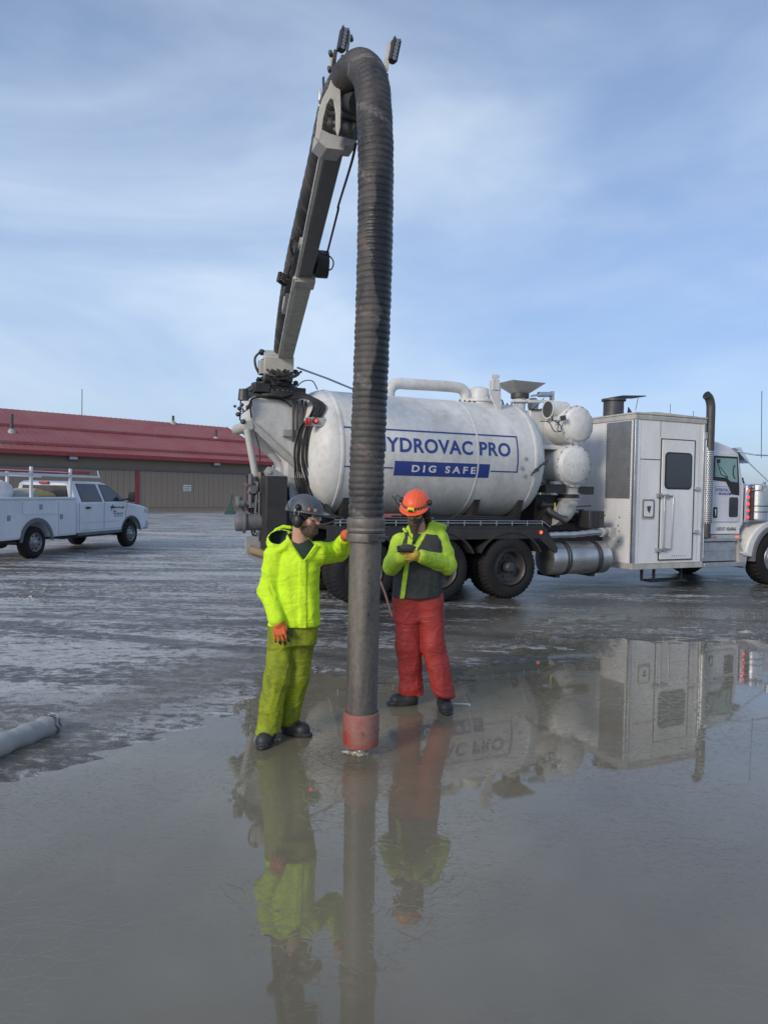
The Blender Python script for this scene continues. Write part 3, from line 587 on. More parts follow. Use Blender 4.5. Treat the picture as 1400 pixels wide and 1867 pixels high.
# ---- rear pedestal and slew
PV0,PV1=.88,1.52
m=MB(); pts=[(-4.28,3.24),(-4.28,2.88),(-3.72,2.20),(-3.72,1.55),(-3.40,1.55),(-3.36,3.28)]
vs=[]; 
m.prism(pts,PV0,PV1); m.build('pedestal','white',truck,bevel=.05,seg=1)
m=MB(); m.bar((-4.33,.84,2.83),(-3.50,.84,2.13),.10,.09,up=(0,-1,0)); m.bar((-4.33,1.56,2.83),(-3.50,1.56,2.13),.10,.09,up=(0,-1,0)); m.bar((-4.33,1.2,2.80),(-3.55,1.2,2.12),.62,.03); m.lathe((-4.34,1.2,2.76),(0,1,0),[(-.42,.085),(.42,.085)],20); m.build('pedestal_brace','beige',truck,bevel=.01)
m=MB(); m.lathe((-3.84,1.2,3.24),(0,0,1),[(0,.46),(.05,.46),(.05,.42),(.10,.42)],40); m.box(-4.26,-3.40,.86,1.54,3.33,3.42); m.lathe((-3.84,1.2,3.42),(0,0,1),[(0,.36),(.07,.36)],36); m.box(-4.24,-4.0,.8,1.0,3.30,3.44); m.build('slew_ring','black',truck,bevel=.01)
m=MB()
for k in range(30): a=2*math.pi*k/30; m.cyl((-3.84+.40*math.cos(a),1.2+.40*math.sin(a),3.34),(-3.84+.40*math.cos(a),1.2+.40*math.sin(a),3.36),.015,n=6)
m.build('slew_bolts','steel',truck)
for z0,z1,x in ((2.55,3.2,-3.62),(2.6,3.2,-3.56),(2.5,3.22,-3.48),(2.3,3.2,-3.42)): MB().cyl((x,.80,z0),(x,.80,z1),.022,n=10).build('hydraulic_pipe','steel',truck)
MB().box(-3.78,-3.56,.80,.87,2.63,2.74).build('valve_manifold','grey',truck,bevel=.005)
m=MB()
for k in range(11):    # cable loom round the slew ring and down the tank head
    dx=.018*(k-5); P=[(-3.9+dx,.80-.01*k,3.24),(-3.62+dx,.72,3.22+.01*k),(-3.42+dx,.55,3.22),(-3.32+dx,.42,3.10),(-3.42+dx,.38,2.92),(-3.52+dx,.50,2.75),(-3.56+dx*1.3,.55,2.45),(-3.54+dx*1.4,.58,2.2),(-3.46+dx*2,.60,1.95),(-3.36+dx*2.2,.60,1.7),(-3.25+dx*2,.5,1.45),(-3.0+dx,.3,1.36)]
    P=[tuple(c+random.uniform(-.012,.012) for c in p) for p in P]; m.tube(bez(P,70),.013,6)
m.tube(bez([(-3.62,.75,3.38),(-3.5,.7,3.50),(-3.38,.6,3.50),(-3.33,.5,3.36)],16),.009,6)
m.tube(bez([(-4.28,.85,2.9),(-4.30,.84,3.15),(-4.15,.82,3.22),(-3.8,.82,3.20),(-3.65,.8,3.1)],24),.014,6); m.build('cable_loom','copper',truck)
# plate with lamp on tank head
m=MB(); m.obox((-3.41,.33,2.835),((1,0,0),(0,1,0),(0,0,1)),(.30,.03,.135)); lp=m.build('lamp_plate','beige',truck,bevel=.004)
MB().lathe((-3.42,.31,2.85),(0,-1,0),[(0,.045),(.01,.045),(.012,.03),(.03,.03),(.03,0)],18).build('lamp_bezel','black',lp); MB().lathe((-3.42,.275,2.85),(0,-1,0),[(0,.026),(.012,.02),(.014,0)],14).build('red_lamp','redlit',lp)
for x in (-3.565,-3.515): MB().ellip((x,.30,2.83),(.024,.015,.062)).build('red_reflector','red',lp)
MB().obox((-3.40,.34,2.96),((.8,0,-.6),(0,1,0),(.6,0,.8)),(.09,.06,.09)).build('work_lamp','black',truck,bevel=.01)
# lift ram
m=MB(); m.cyl((-4.36,.80,2.70),(-4.23,.74,1.98),.052); m.build('ram_barrel','beige',truck); MB().cyl((-4.23,.74,1.98),(-4.12,.72,1.35),.025).build('ram_rod','alu',truck)
m=MB(); m.tube(bez([(-4.24,.78,2.68),(-4.17,.76,2.4),(-4.15,.76,2.1),(-4.06,.7,1.9)],16),.011,6); m.build('ram_hose','copper',truck)
m=MB(); m.lathe((-4.42,.80,3.15),(0,0,1),[(0,.085),(.17,.07),(.175,0)],18); be=m.build('beacon','steel',truck)
m=MB()
for p,s in (((-4.48,.8,3.02),.035),((-4.44,.8,3.08),.03),((-4.50,.8,2.93),.04),((-4.42,.8,2.82),.045),((-4.36,.78,3.05),.03),((-4.55,.8,3.05),.025)): m.ellip(p,(s,s,s*.9),10,6)
m.tube([(-4.46,.8,3.15),(-4.47,.8,2.85),(-4.42,.8,2.80)],.014,6)
for k in range(4): m.tube(bez([(-4.47,.8,3.1-.06*k),(-4.40,.78,2.98),(-4.36+.02*k,.8,3.06),(-4.28,.85,3.15)],12),.007,5)
m.build('camera_cluster','steel',be)
# hinge plate and lower rear
m=MB(); m.prism([(-4.10,2.06),(-4.04,2.14),(-3.95,2.13),(-3.72,1.98),(-3.55,1.97),(-3.55,1.82),(-4.0,1.84)],.72,.76); m.lathe((-4.02,.71,2.06),(0,1,0),[(-.01,.035),(.02,.035)],14); m.build('hinge_arm','grey',truck,bevel=.004)
m=MB(); m.prism([(-3.72,1.98),(-3.48,1.98),(-3.47,1.45),(-3.55,1.25),(-3.62,1.35),(-3.70,1.65)],.66,.70); h_=m.build('hinge_plate','grey',truck,bevel=.004)
m=MB(); [m.lathe((x,.655,z),(0,-1,0),[(0,.014),(.003,.014)],10) for x,z in ((-3.60,1.6),(-3.54,1.6),(-3.57,1.53))]; m.build('bolt_holes','blk',h_)
m=MB(); m.box(-4.18,-3.86,.26,.60,.88,1.99); m.build('control_cabinet','black',truck,bevel=.01)
m=MB(); m.box(-3.85,-3.45,.75,1.9,1.0,1.95); m.box(-3.9,-3.4,.4,2.0,.84,1.05); m.build('rear_bulkhead','black',truck,bevel=.01)
m=MB(); m.prism([(-4.40,1.06),(-3.85,1.06),(-3.85,.55),(-4.0,.52),(-4.22,.66),(-4.40,.80)],.62,.66); m.build('rear_mud_plate','grey',truck,bevel=.004)
m=MB(); m.lathe((-4.55,.70,1.28),(1,-.15,0),[(0,.0),(0,.12),(.03,.14),(.12,.14),(.12,.165),(.16,.165),(.16,.13),(.30,.13),(.45,.12)],28); m.lathe((-4.52,.66,1.56),(1,0,0),[(0,0),(0,.06),(.1,.06),(.1,.04),(.3,.04)],16)
m.lathe((-4.50,.68,1.62),(0,0,1),[(-.08,.05),(.05,.05)],12); m.cyl((-4.33,.64,1.5),(-4.33,.64,2.02),.035); m.cyl((-4.28,.62,1.1),(-4.22,.62,1.9),.02); m.cyl((-4.2,.6,1.0),(-4.2,.6,1.75),.015)
m.cyl((-4.35,.6,.88),(-4.05,.55,.78),.055)
for k in range(22):
    a=np.array((random.uniform(-4.45,-4.2),random.uniform(.6,.75),random.uniform(1.05,1.95))); m.obox(a,((1,0,0),(0,1,0),(0,0,1)),tuple(random.uniform(.02,.08) for _ in range(3)))
m.build('suction_valve_assembly','dgreyp',truck,bevel=.004)
MB().cyl((-4.35,.58,.87),(-4.02,.52,.77),.06).build('drain_pipe','wood',truck)
m=MB(); m.box(-4.22,-4.16,.70,.76,1.78,2.05); m.build('wood_block','wood',truck)
m=MB()
for k in range(16):
    a=(random.uniform(-4.4,-4.2),random.uniform(.6,.8),random.uniform(1.1,2.0)); b_=(random.uniform(-4.3,-3.9),random.uniform(.6,.8),random.uniform(.9,1.5)); m.tube(bez([a,((a[0]+b_[0])/2-.06,.68,(a[2]+b_[2])/2),b_],10),.012,6)
m.tube(bez([(-3.5,.5,1.4),(-3.3,.35,1.25),(-3.0,.3,1.32),(-2.9,.3,1.2)],14),.03,8); m.tube(bez([(-3.45,.45,1.3),(-3.2,.3,1.2),(-2.95,.25,1.35)],14),.028,8); m.build('rear_hoses','copper',truck)
# ---- equipment cabin
BX0,BX1,BY1,BZ0,BZ1=2.66,4.42,2.44,.47,3.30
cab_=MB().box(BX0,BX1,0,BY1,BZ0,BZ1).build('equipment_cabin','boxwhite',truck,bevel=.012)
m=MB(); m.box(BX0-.03,BX1+.03,-.03,BY1+.03,BZ1-.0,BZ1+.035); m.box(BX0-.02,BX1+.02,-.02,BY1+.02,BZ1-.09,BZ1-.002); m.box(BX0-.015,BX1+.015,-.015,BY1+.015,BZ0-.05,BZ0+.07)
m.prism([(BX0+.0,BZ1+.035),(BX0+.6,BZ1+.085),(BX1-.1,BZ1+.06),(BX1,BZ1+.035)],.1,BY1-.1); m.build('roof_and_sill_trim','beige',cab_,bevel=.008)
m=MB(); 
for x in (BX0-.012,BX1-.05): m.box(x,x+.062,-.014,.05,BZ0+.072,BZ1-.092)
m.box(BX0-.012,BX0+.045,BY1-.05,BY1+.012,BZ0+.072,BZ1-.092); m.build_each('corner_trim','alu',cab_,bevel=.006)
m=MB()
for x in (2.79,4.28,3.27): 
    for z in np.arange(.58,3.2,.045 if x!=3.27 else .045): m.lathe((x,-.001,z),(0,-1,0),[(0,.0075),(.004,.005)],5) if not (x==3.27 and z<2.9) else None
for z in (.53,3.25): 
    for x in np.arange(2.72,4.4,.07): m.lathe((x,-.021,z),(0,-1,0),[(0,.008),(.004,.005)],5)
for z in np.arange(.58,3.2,.05):
    for y in (.07,.80): m.lathe((BX0-.001,y,z),(-1,0,0),[(0,.0075),(.004,.005)],5)
m.build('rivets','steel',cab_,fix=False)
m=MB(); m.box(2.79,3.30,-.004,-.0005,2.47,2.485); m.box(3.27,3.275,-.004,-.0005,2.92,3.2); m.build_each('panel_joints','steel',cab_)
# diamond plate on the rear face with small raised diamonds
m=MB(); m.box(BX0-.008,BX0-.0005,.10,.76,1.74,3.19); dp=m.build('tread_plate','mesh',cab_)
m=MB()
for i,z in enumerate(np.arange(1.77,3.17,.036)):
    for j,y in enumerate(np.arange(.13,.74,.036)):
        d=(.7,.7) if (i+j)%2 else (.7,-.7); a=np.array((BX0-.010,y,z)); m.bar(a-np.array((0,d[0]*.013,d[1]*.013)),a+np.array((0,d[0]*.013,d[1]*.013)),.007,.005,up=(-1,0,0))
m.build('raised_diamonds','alu',dp,fix=False)
m=MB(); [m.lathe((BX0-.002,y,z),(-1,0,0),[(0,.016),(.004,.016)],8) for y,z in ((.75,1.4),(.35,1.38),(.35,1.12),(.38,1.22),(.75,1.15),(.36,.92),(.2,3.15),(.5,3.14),(.16,2.45),(.72,2.5))]; m.build('bolt_heads','steel',cab_)
# door
DX0,DX1,DZ0,DZ1=3.305,4.12,.60,2.86
m=MB(); m.prism(rrect(DX0,DX1,DZ0,DZ1,.015),-.03,-.002); dr=m.build('door','boxwhite',truck,bevel=.004)
m=MB(); 
for a in ((DX0-.02,DX0-.004,DZ0-.02,DZ1+.02),(DX1+.004,DX1+.035,DZ0-.02,DZ1+.02),(DX0-.02,DX1+.035,DZ1+.004,DZ1+.022),(DX0-.02,DX1+.035,DZ0-.02,DZ0-.004)): m.box(a[0],a[1],-.018,-.001,a[2],a[3])
m.build('frame','steel',dr)
MB().prism(rrect(3.37,4.06,1.93,2.63,.09,6),-.040,-.031).build('window_gasket','blk',dr,bevel=.004); MB().prism(rrect(3.40,4.03,1.96,2.60,.075,6),-.044,-.0405).build('window','glass',dr)
m=MB(); m.tube([(3.36,-.06,1.80),(3.36,-.06,.78)],.010,8); m.tube([(3.58,-.06,1.80),(3.56,-.06,.80)],.007,8); m.tube([(3.2,-.055,1.81),(3.58,-.055,1.80)],.014,8); m.tube([(3.2,-.055,.78),(3.54,-.055,.80)],.014,8)
for x,z in ((3.25,1.81),(3.42,1.80),(3.25,.78),(3.40,.79)): m.obox((x,-.04,z),((1,0,0),(0,1,0),(0,0,1)),(.09,.05,.075))
m.build('handle','alu',dr,bevel=.004)
m=MB(); [m.lathe((3.62+.055*k,-.031,.66),(0,-1,0),[(0,.010),(.002,.010)],8) for k in range(7)]; m.build('vent_holes','blk',dr)
m=MB(); m.prism(rrect(2.86,3.17,1.36,1.74,.03),-.008,-.001); m.build('access_plate','beige',cab_); m=MB(); m.prism(rrect(2.90,3.13,1.41,1.70,.04),-.016,-.0085); ap=m.build('access_door','boxwhite',cab_,bevel=.003)
m=MB(); m.prism([(2.97,1.60),(3.07,1.61),(3.06,1.53),(3.03,1.47),(2.99,1.52)],-.019,-.0165); m.build('access_door_mark','textdark',cab_)
m=MB()
for a,b_ in zip(rrect(2.885,3.145,1.395,1.715,.05),rrect(2.885,3.145,1.395,1.715,.05)[1:]+rrect(2.885,3.145,1.395,1.715,.05)[:1]): m.bar((a[0],-.018,a[1]),(b_[0],-.018,b_[1]),.006,.006,up=(0,-1,0))
m.build('access_gasket','steel',cab_)
for z in (1.955,1.12): m=MB(); m.prism(rrect(4.15,4.29,z-.035,z+.035,.03),-.045,-.001); m.build('oval_latch','lens',cab_,bevel=.006)
m=MB(); m.lathe((3.20,1.2,3.36),(0,0,1),[(0,.20),(.34,.20),(.34,.24),(.38,.24),(.38,.0)],36); rv=m.build('roof_vent','steel',cab_)
m=MB(); m.bar((3.25,1.2,3.79),(3.86,1.2,3.83),.40,.02,up=(0,0,1)); m.tube([(3.84,1.2,3.81),(3.78,1.2,3.55)],.006,6); m.prism([(3.52,3.36),(3.78,3.36),(3.55,3.60)],1.15,1.17); m.build('vent_flap','steel',rv)
m=MB(); m.tube([(3.6,.1,3.36),(3.6,.1,3.56)],.005,6); m.tube([(4.2,.1,3.36),(4.2,.1,3.46)],.005,6); m.build('short_antenna','steel',cab_)
m=MB(); m.tube([(BX1+.0,.02,3.0),(BX1+.035,.0,3.05),(BX1+.035,.0,.6)],.012,8); m.box(BX1-.02,BX1+.04,-.03,0,2.92,3.05); m.build('edge_conduit','alu',cab_)
m=MB(); m.box(3.0,3.04,.1,.14,.2,.45); m.box(3.3,3.34,.1,.14,.18,.45); m.bar((3.3,.3,.16),(4.2,.3,.16),.3,.03); m.box(4.1,4.14,.2,.24,.16,.45); m.build('folding_step','black',truck)
# ---- tractor cab
def sideprism(b,poly,y0,y1,inset=0,poly2=None): b.prism(poly,y0,y1)
CY0,CY1=.16,2.28
cb=MB().prism([(4.66,1.12),(5.66,1.12),(5.76,1.25),(5.76,2.02),(5.70,2.16),(5.56,2.70),(5.30,2.82),(4.98,2.90),(4.66,2.93)],CY0,CY1).build('tractor_cab','pickwhite',truck,bevel=.05,seg=3)
m=MB(); dpoly=[(4.78,1.30),(5.55,1.30),(5.60,1.36),(5.61,2.0),(5.52,2.66),(5.47,2.70),(4.82,2.70),(4.78,2.66)]
m.prism(dpoly,CY0-.022,CY0-.002); cd_=m.build('cab_door','pickwhite',truck,bevel=.012)
m=MB(); m.prism([(4.83,2.13),(5.18,2.11),(5.28,1.98),(5.35,1.86),(5.56,1.84),(5.56,2.0),(5.485,2.62),(4.83,2.62)],CY0-.030,CY0-.0225); m.build('door_window_gasket','blk',cd_)
m=MB(); m.prism([(4.86,2.20),(5.19,2.19),(5.30,2.12),(5.50,2.10),(5.455,2.58),(4.86,2.58)],CY0-.034,CY0-.0305); m.build('door_window','glassteal',cd_)
m=MB(); m.tube([(4.92,CY0-.037,2.50),(5.02,CY0-.037,2.25),(5.2,CY0-.037,2.2)],.008,5); m.box(4.9,4.99,CY0-.038,CY0-.0345,2.48,2.55); m.tube(bez([(5.40,CY0-.037,2.45),(5.36,CY0-.037,2.36),(5.37,CY0-.037,2.24),(5.42,CY0-.037,2.18)],10),.011,6); m.tube([(5.0,CY0-.037,2.40),(5.22,CY0-.037,2.2)],.006,5); m.build('seat_and_wheel_outline','blk',cd_)
m=MB(); m.prism(rrect(5.29,5.54,1.40,1.80,.04),CY0-.030,CY0-.0225); m.build('lower_window','glass',cd_)
m=MB(); m.prism(rrect(4.85,4.97,1.38,1.60,.03),CY0-.026,CY0-.0225); m.build('handle_recess','blk',cd_); MB().box(4.89,4.92,CY0-.045,CY0-.027,1.42,1.56).build('handle','chrome',cd_,bevel=.006)
flat_text('HYDROVAC PRO',4.92,5.41,1.91,1.975,CY0-.0235,bold=.002,extr=.0005,spacing=1.05).build('lettering','blue',cd_,fix=False)
m=MB(); Y_=CY0-.024
for a in ((4.89,5.44,2.005,2.011),(4.89,4.896,1.87,2.011),(5.434,5.44,1.87,2.011),(4.89,5.0,1.87,1.876),(5.33,5.44,1.87,1.876)): m.box(a[0],a[1],Y_-.001,Y_+.0015,a[2],a[3])
m.box(5.0,5.33,Y_-.001,Y_+.0015,1.845,1.89); m.build('lettering_border','blue',cd_); flat_text('DIG SAFE',5.05,5.28,1.855,1.88,Y_-.0015,bold=.0008,extr=.0004,spacing=1.4).build('lettering','textwhite',cd_,fix=False)
m=MB(); m.box(4.78,5.60,CY0-.03,CY0-.002,1.06,1.26); pn=m.build('sill_panel','boxwhite',truck,bevel=.004); flat_text('USDOT 4264066',4.95,5.50,1.125,1.195,CY0-.0315,bold=.002,extr=.0008,spacing=1.05).build('lettering','textdark',pn,fix=False)
m=MB(); m.prism(rrect(4.78,5.60,.95,1.045,.02),CY0-.06,CY0+.03); lb=m.build('marker_light_bar','lens',truck,bevel=.006)
for x,mt in ((4.88,'amber'),(5.19,'lens'),(5.50,'orangelit')): MB().ellip((x,CY0-.065,.995),(.055,.012,.022)).build('marker_lamp',mt,lb)
# roof fairing pieces: horns / beacons / visor
m=MB(); m.lathe((4.85,.55,2.92),(0,0,1),[(0,.12),(.10,.14),(.14,.14),(.14,0)],24); m.lathe((5.22,.7,2.84),(0,0,1),[(0,.14),(.07,.16),(.09,.15),(.09,0)],24); m.build('roof_vent','lens',cb)
m=MB(); m.prism([(5.48,2.80),(5.60,2.82),(5.88,2.52),(5.84,2.50),(5.56,2.70)],CY0,CY1); m.build('sun_visor','chrome',cb,bevel=.004)
m=MB(); m.obox((5.71,CY0-.003+.0,2.37),((1,0,0),(0,1,0),(0,0,1)),(.001,.001,.001)); 
m=MB(); m.prism([(5.77,2.08),(5.775,2.11),(5.615,2.66),(5.605,2.66)],CY0+.08,CY1-.08); m.build('windscreen','glassteal',cb)
# light strip of five red lamps
m=MB(); m.box(5.74,5.84,.10,.155,1.30,2.04); ls=m.build('lamp_strip','chrome',truck,bevel=.004)
for k in range(5): MB().lathe((5.79,.098,1.40+.135*k),(0,-1,0),[(0,.032),(.012,.028),(.02,0)],14).build('red_lamp','redlit',ls)
# hood, fender, grille
m=MB(); m.prism([(5.80,1.2),(7.55,1.2),(7.60,1.9),(7.4,2.02),(5.80,2.14)],.55,1.9); hd=m.build('hood','pickwhite',truck,bevel=.09,seg=3)
m=MB(); m.box(7.60,7.66,.62,1.82,.85,1.86); m.build('grille','chrome',truck,bevel=.02); m=MB(); m.box(7.62,7.85,.02,2.42,.45,.80); m.build('front_bumper','chrome',truck,bevel=.04)
for y0,y1 in ((.0,.56),(1.9,2.46)):
    A=np.linspace(R(8),R(172),20); r0=.66; out_=[(6.50+(r0+.10)*math.cos(a)*1.12,.60+(r0+.05)*math.sin(a)*1.05) for a in A]; inn_=[(6.50+r0*math.cos(a),.56+r0*math.sin(a)) for a in A[::-1]]
    m=MB(); m.prism([(7.5,.75),(7.5,1.2)]+[p for p in out_ if p[0]<7.35]+[(5.50,.70),(5.62,.62)]+[p for p in inn_][0:0]+[(6.50+r0*math.cos(a),.56+r0*math.sin(a)) for a in np.linspace(R(178),R(20),20)],y0,y1)
    m.build('front_fender','white',truck,bevel=.05,seg=3)
    m=MB(); A=np.linspace(R(15),R(185),24); m.prism([(6.5+.665*math.cos(a),.56+.665*math.sin(a)) for a in A]+[(6.5+.60*math.cos(a),.56+.60*math.sin(a)) for a in A[::-1]],y0-.03 if y0<1 else y0,y1 if y0<1 else y1+.03); m.build('fender_lip','archgrey',truck)
m=MB(); m.lathe((6.08,.12,1.34),(0,0,1),[(0,.15),(.02,.19),(.72,.19),(.74,.15)],28); ac=m.build('air_cleaner','chrome',truck,bevel=.004)
m=MB(); [m.lathe((6.08,.12,z),(0,0,1),[(0,.191),(0,.20),(.02,.20),(.02,.191)],28) for z in (1.5,1.62,1.95)]; m.build_each('clamp_band','steel',ac)
m=MB(); m.box(5.86,6.0,.05,.3,1.34,2.0); m.build('air_cleaner_bracket','steel',truck)
# steps
m=MB(); m.box(4.50,5.40,.02,.5,.92,.98); m.box(4.46,5.48,.10,.55,.52,.90); m.box(4.44,5.58,-.06,.4,.42,.50); m.box(4.46,5.46,.09,.102,.72,.74); st=m.build('cab_steps','alu',truck,bevel=.012)
m=MB(); m.prism([(5.48,.95),(5.62,.72),(5.76,.66),(5.70,.36),(5.52,.42)],.05,.5); m.build('fender_bracket','grey',truck)
# exhaust stack
P=bez([(4.55,.0,2.70),(4.55,0,3.2),(4.55,0,3.5),(4.535,0,3.62),(4.49,0,3.72),(4.42,0,3.77)],40); ex=MB().tube(P,.082,24).build('exhaust_stack','steel',truck)
MB().lathe((4.417,0,3.772),(-.9,0,.4),[(0,.082),(.004,.075),(.003,.0)],22).build('stack_mouth','blk',ex)
MB().cyl((4.55,.02,1.0),(4.55,.02,2.72),.075,n=24).build('muffler','steel',ex)
m=MB()
nr,nc=36,7
m.lathe((4.55,.02,1.28),(0,0,1),[(0,.09),(1.48,.09)],36,close=False); ob=m.build('perforated_guard','alu',ex)
m=MB()
for i in range(nr):
    for j in range(nc):
        a=R(185)+math.pi*.97*(j+(.5 if i%2 else 0))/nc; z=1.30+i*.040; c_=np.array((4.55+.091*math.cos(a),.02+.091*math.sin(a),z)); m.lathe(c_,(math.cos(a),math.sin(a),0),[(0,.014),(.0012,.014)],6)
m.build('guard_holes','blk',ex,fix=False)
# mirrors, antenna
m=MB(); m.tube([(5.30,.05,2.72),(5.45,-.30,2.64),(6.15,-.32,2.64)],.014,8); m.tube([(6.05,-.32,2.64),(6.05,-.32,1.95),(5.82,.05,1.95)],.016,8); m.tube([(5.62,.1,2.60),(6.0,-.28,2.05)],.011,8); m.tube([(6.15,-.32,2.64),(6.17,-.32,2.55)],.014,8); m.lathe((5.98,-.32,2.02),(0,0,1),[(-.08,.05),(.08,.05)],12); m.build('mirror_arm','chrome',truck)
m=MB(); m.obox((6.20,-.32,2.30),((.25,.97,0),(-.97,.25,0),(0,0,1)),(.22,.09,.52)); mi_=m.build('mirror','chrome',truck,bevel=.02)
MB().tube([TP(1387,835,-.3),TP(1388,713,-.3)],.007,6).build('whip_antenna','steel',truck)
# ================================================================== boom (all in truck space)
def BY(y): return 3.505/((895-y)/1294+.1156)
def BP(x,y,dy=0.): return W2T(atY(x,y,BY(y)+dy))
bm_a,bm_b=BP(522,645),BP(609,262); bd=(bm_b-bm_a)/np.linalg.norm(bm_b-bm_a); Lb=np.linalg.norm(bm_b-bm_a)
sdv=np.cross(bd,(0,0,1)); sdv/=np.linalg.norm(sdv); upv=np.cross(sdv,bd)
tb=np.linalg.norm(BP(547,490)-bm_a)/Lb
mid_=bm_a+(bm_b-bm_a)*tb
boom=MB().obox((bm_a+mid_)/2,(bd,sdv,upv),(Lb*tb,.19,.25)).build('boom','beige',truck,bevel=.012)
MB().obox((mid_+bm_b)/2,(bd,sdv,upv),(Lb*(1-tb)+.3,.145,.19)).build('inner_boom_section','dgreyp',boom,bevel=.01)  # shade under the beam is put into this section's dark colour
m=MB(); m.obox(mid_+bd*(-.12),(bd,sdv,upv),(.22,.235,.29)); m.build('boom_collar','beige',boom,bevel=.01)
lf=-sdv if (W2T((0,0,0))@(-sdv))<(W2T((0,0,0))@sdv) else sdv   # left side of the picture
# decide which side is picture-left using world x
def T2Wx(p): return (te*p[0]+tn_*p[1])[0]
lf=sdv if T2Wx(sdv)<0 else -sdv
m=MB(); a=bm_a+lf*.116+upv*-.105; b_=mid_+lf*.116-upv*.105; m.bar(a,b_,.045,.03,up=upv); a=mid_+lf*.094-upv*.08; b2=bm_b+lf*.094-upv*.08; m.bar(a,b2,.04,.025,up=upv); m.build('side_rail','white',boom,bevel=.004)
# turret head
tc0=BP(514,660); 
m=MB(); ctr=np.array((-3.80,1.10,3.80)); dd=bd.copy(); dd[2]=0; dd/=np.linalg.norm(dd); ss=np.cross(dd,(0,0,1))
P8=[(-.30,-.10),(-.26,.12),(.02,.22),(.34,.06),(.30,-.20),(.12,-.30),(-.22,-.28)]
vs=[]; 
for w in (-.23,.23):
    for a,z in P8: vs.append(ctr+dd*a+ss*w+np.array((0,0,z)))
m.add(vs,[tuple(range(7)),tuple(range(13,6,-1))]+[(i,i+7,(i+1)%7+7,(i+1)%7) for i in range(7)]); m.build('turret_head','beige',truck,bevel=.015)
m=MB(); m.lathe((-3.84,1.15,3.47),(0,0,1),[(0,.24),(.06,.26),(.12,.22)],24)
for k in range(18):
    a=ctr+np.array((random.uniform(-.34,.32),random.uniform(-.3,.1),random.uniform(-.32,-.12))); m.lathe(a,(random.uniform(-1,1),random.uniform(-1,0),random.uniform(-.4,.4)),[(0,.03),(.05,.045),(.09,.03)],8)
for k in range(8):
    a=ctr+np.array((random.uniform(-.3,.3),-.3,random.uniform(-.3,-.1))); b_=ctr+np.array((random.uniform(-.3,.3),-.32,random.uniform(-.32,-.1))); m.tube(bez([a,(a+b_)/2+np.array((0,-.1,-.08)),b_],10),.018,6)
m.ellip(ctr+np.array((-.28,-.05,.16)),(.05,.05,.05)); m.box(-4.10,-4.0,.95,1.1,3.60,3.84); m.tube(bez([(-4.12,1.0,3.95),(-4.2,1.0,3.85),(-4.18,1.0,3.7),(-4.12,1.,3.6)],10),.02,6)
m.build('turret_motor_and_hoses','black',truck,bevel=.0)
MB().box(-4.14,-4.07,.9,1.05,3.60,3.82).build('turret_valve_block','beige',truck,bevel=.006)
MB().tube([(-3.48,1.1,3.78),(-2.95,1.15,3.655),(-2.3,1.2,3.47)],.017,8).build('stay_pipe','alu',truck)
# ---- suction hose
def hp(x,y,Yd): return W2T(atY(x,y,Yd))
HP=[hp(510,665,BY(655)+.3),hp(517,600,BY(600)+.45),hp(534,500,BY(500)+.45),hp(558,400,BY(400)+.45),hp(584,300,BY(300)+.35),hp(601,228,5.72),hp(615,178,5.46),hp(636,138,5.24),hp(660,123,5.04),hp(677,152,4.87),hp(683,220,4.78),hp(685,300,4.76),hp(684,420,4.76),hp(681,540,4.755),hp(676,680,4.755),hp(671,800,4.755),hp(668,880,4.755),hp(667,962,4.755)]
P,s_=resample(bez(HP,900),.0072); print('hose length',s_[-1])
HR=.113; ph=(s_%.043)/.043; rr=HR+.0065*np.sqrt(np.clip(np.sin(np.pi*np.clip(ph/.86,0,1)),0,1))-.002+.0015*np.sin(s_*31)
rr=rr*(1+.02*np.clip((3.2-np.abs(s_-s_[-1]+2.8))/3.2,0,1))
nh=36; m=MB(); m.tube(P,rr,nh); hose=m.build('suction_hose','hose',truck,sharp=60)
uvl=hose.data.uv_layers.new(name='uv'); 
li=np.zeros(len(hose.data.loops),int); hose.data.loops.foreach_get('vertex_index',li); uu=(li%nh)/nh; vv=s_[np.minimum(li//nh,len(s_)-1)]-s_[-1]+16.
uvl.data.foreach_set('uv',np.stack([uu,vv],1).ravel())
# wet black patch is dirt: darker smear strip along the hose handled by the noise in the rubber
# ---- dig tube
TB=W2T(ground(657,1376)); TB=np.array(TB); tt=hp(667,958,4.755); td=(tt-np.array((TB[0],TB[1],0))); tdir=td/np.linalg.norm(td); b0=np.array((TB[0],TB[1],0.))+tdir*.075
Lt=np.linalg.norm(tt-b0)
m=MB(); m.lathe(b0,tdir,[(.02,.09),(.02,.106),(Lt-.02,.106),(Lt-.02,.09)],48,close=False); dt=m.build('dig_tube','steelpipe',truck)
m=MB(); m.lathe(b0,tdir,[(0.03,.107),(0,.112),(0,.120),(.012,.1225),(.20,.1215),(.222,.118),(.225,.110)],48,close=False); m.build('red_tube_shoe','redpaint',dt)
m=MB(); e1=np.cross(tdir,(0,1,0)); e1/=np.linalg.norm(e1); e2=np.cross(tdir,e1)
for a in range(0,360,72): c_=b0+tdir*.11+(e1*math.cos(R(a))+e2*math.sin(R(a)))*.121; m.lathe(c_,e1*math.cos(R(a))+e2*math.sin(R(a)),[(0,.010),(.005,.008),(.007,0)],10)
m.build('shoe_rivets','steelpipe',dt)
m=MB(); m.lathe(b0+tdir*(Lt-.0),tdir,[(-.045,.112),(-.045,.122),(-.03,.13),(-.015,.124),(0.0,.128),(.018,.134),(.045,.128),(.055,.115)],48,close=False); m.lathe(b0+tdir*(Lt-.05),tdir,[(-.055,.108),(-.055,.128),(-.03,.133),(0,.128),(0,.108)],48,close=False); m.build('hose_clamp','steelpipe',dt)
m=MB(); c0=b0+tdir*(Lt-.075); 
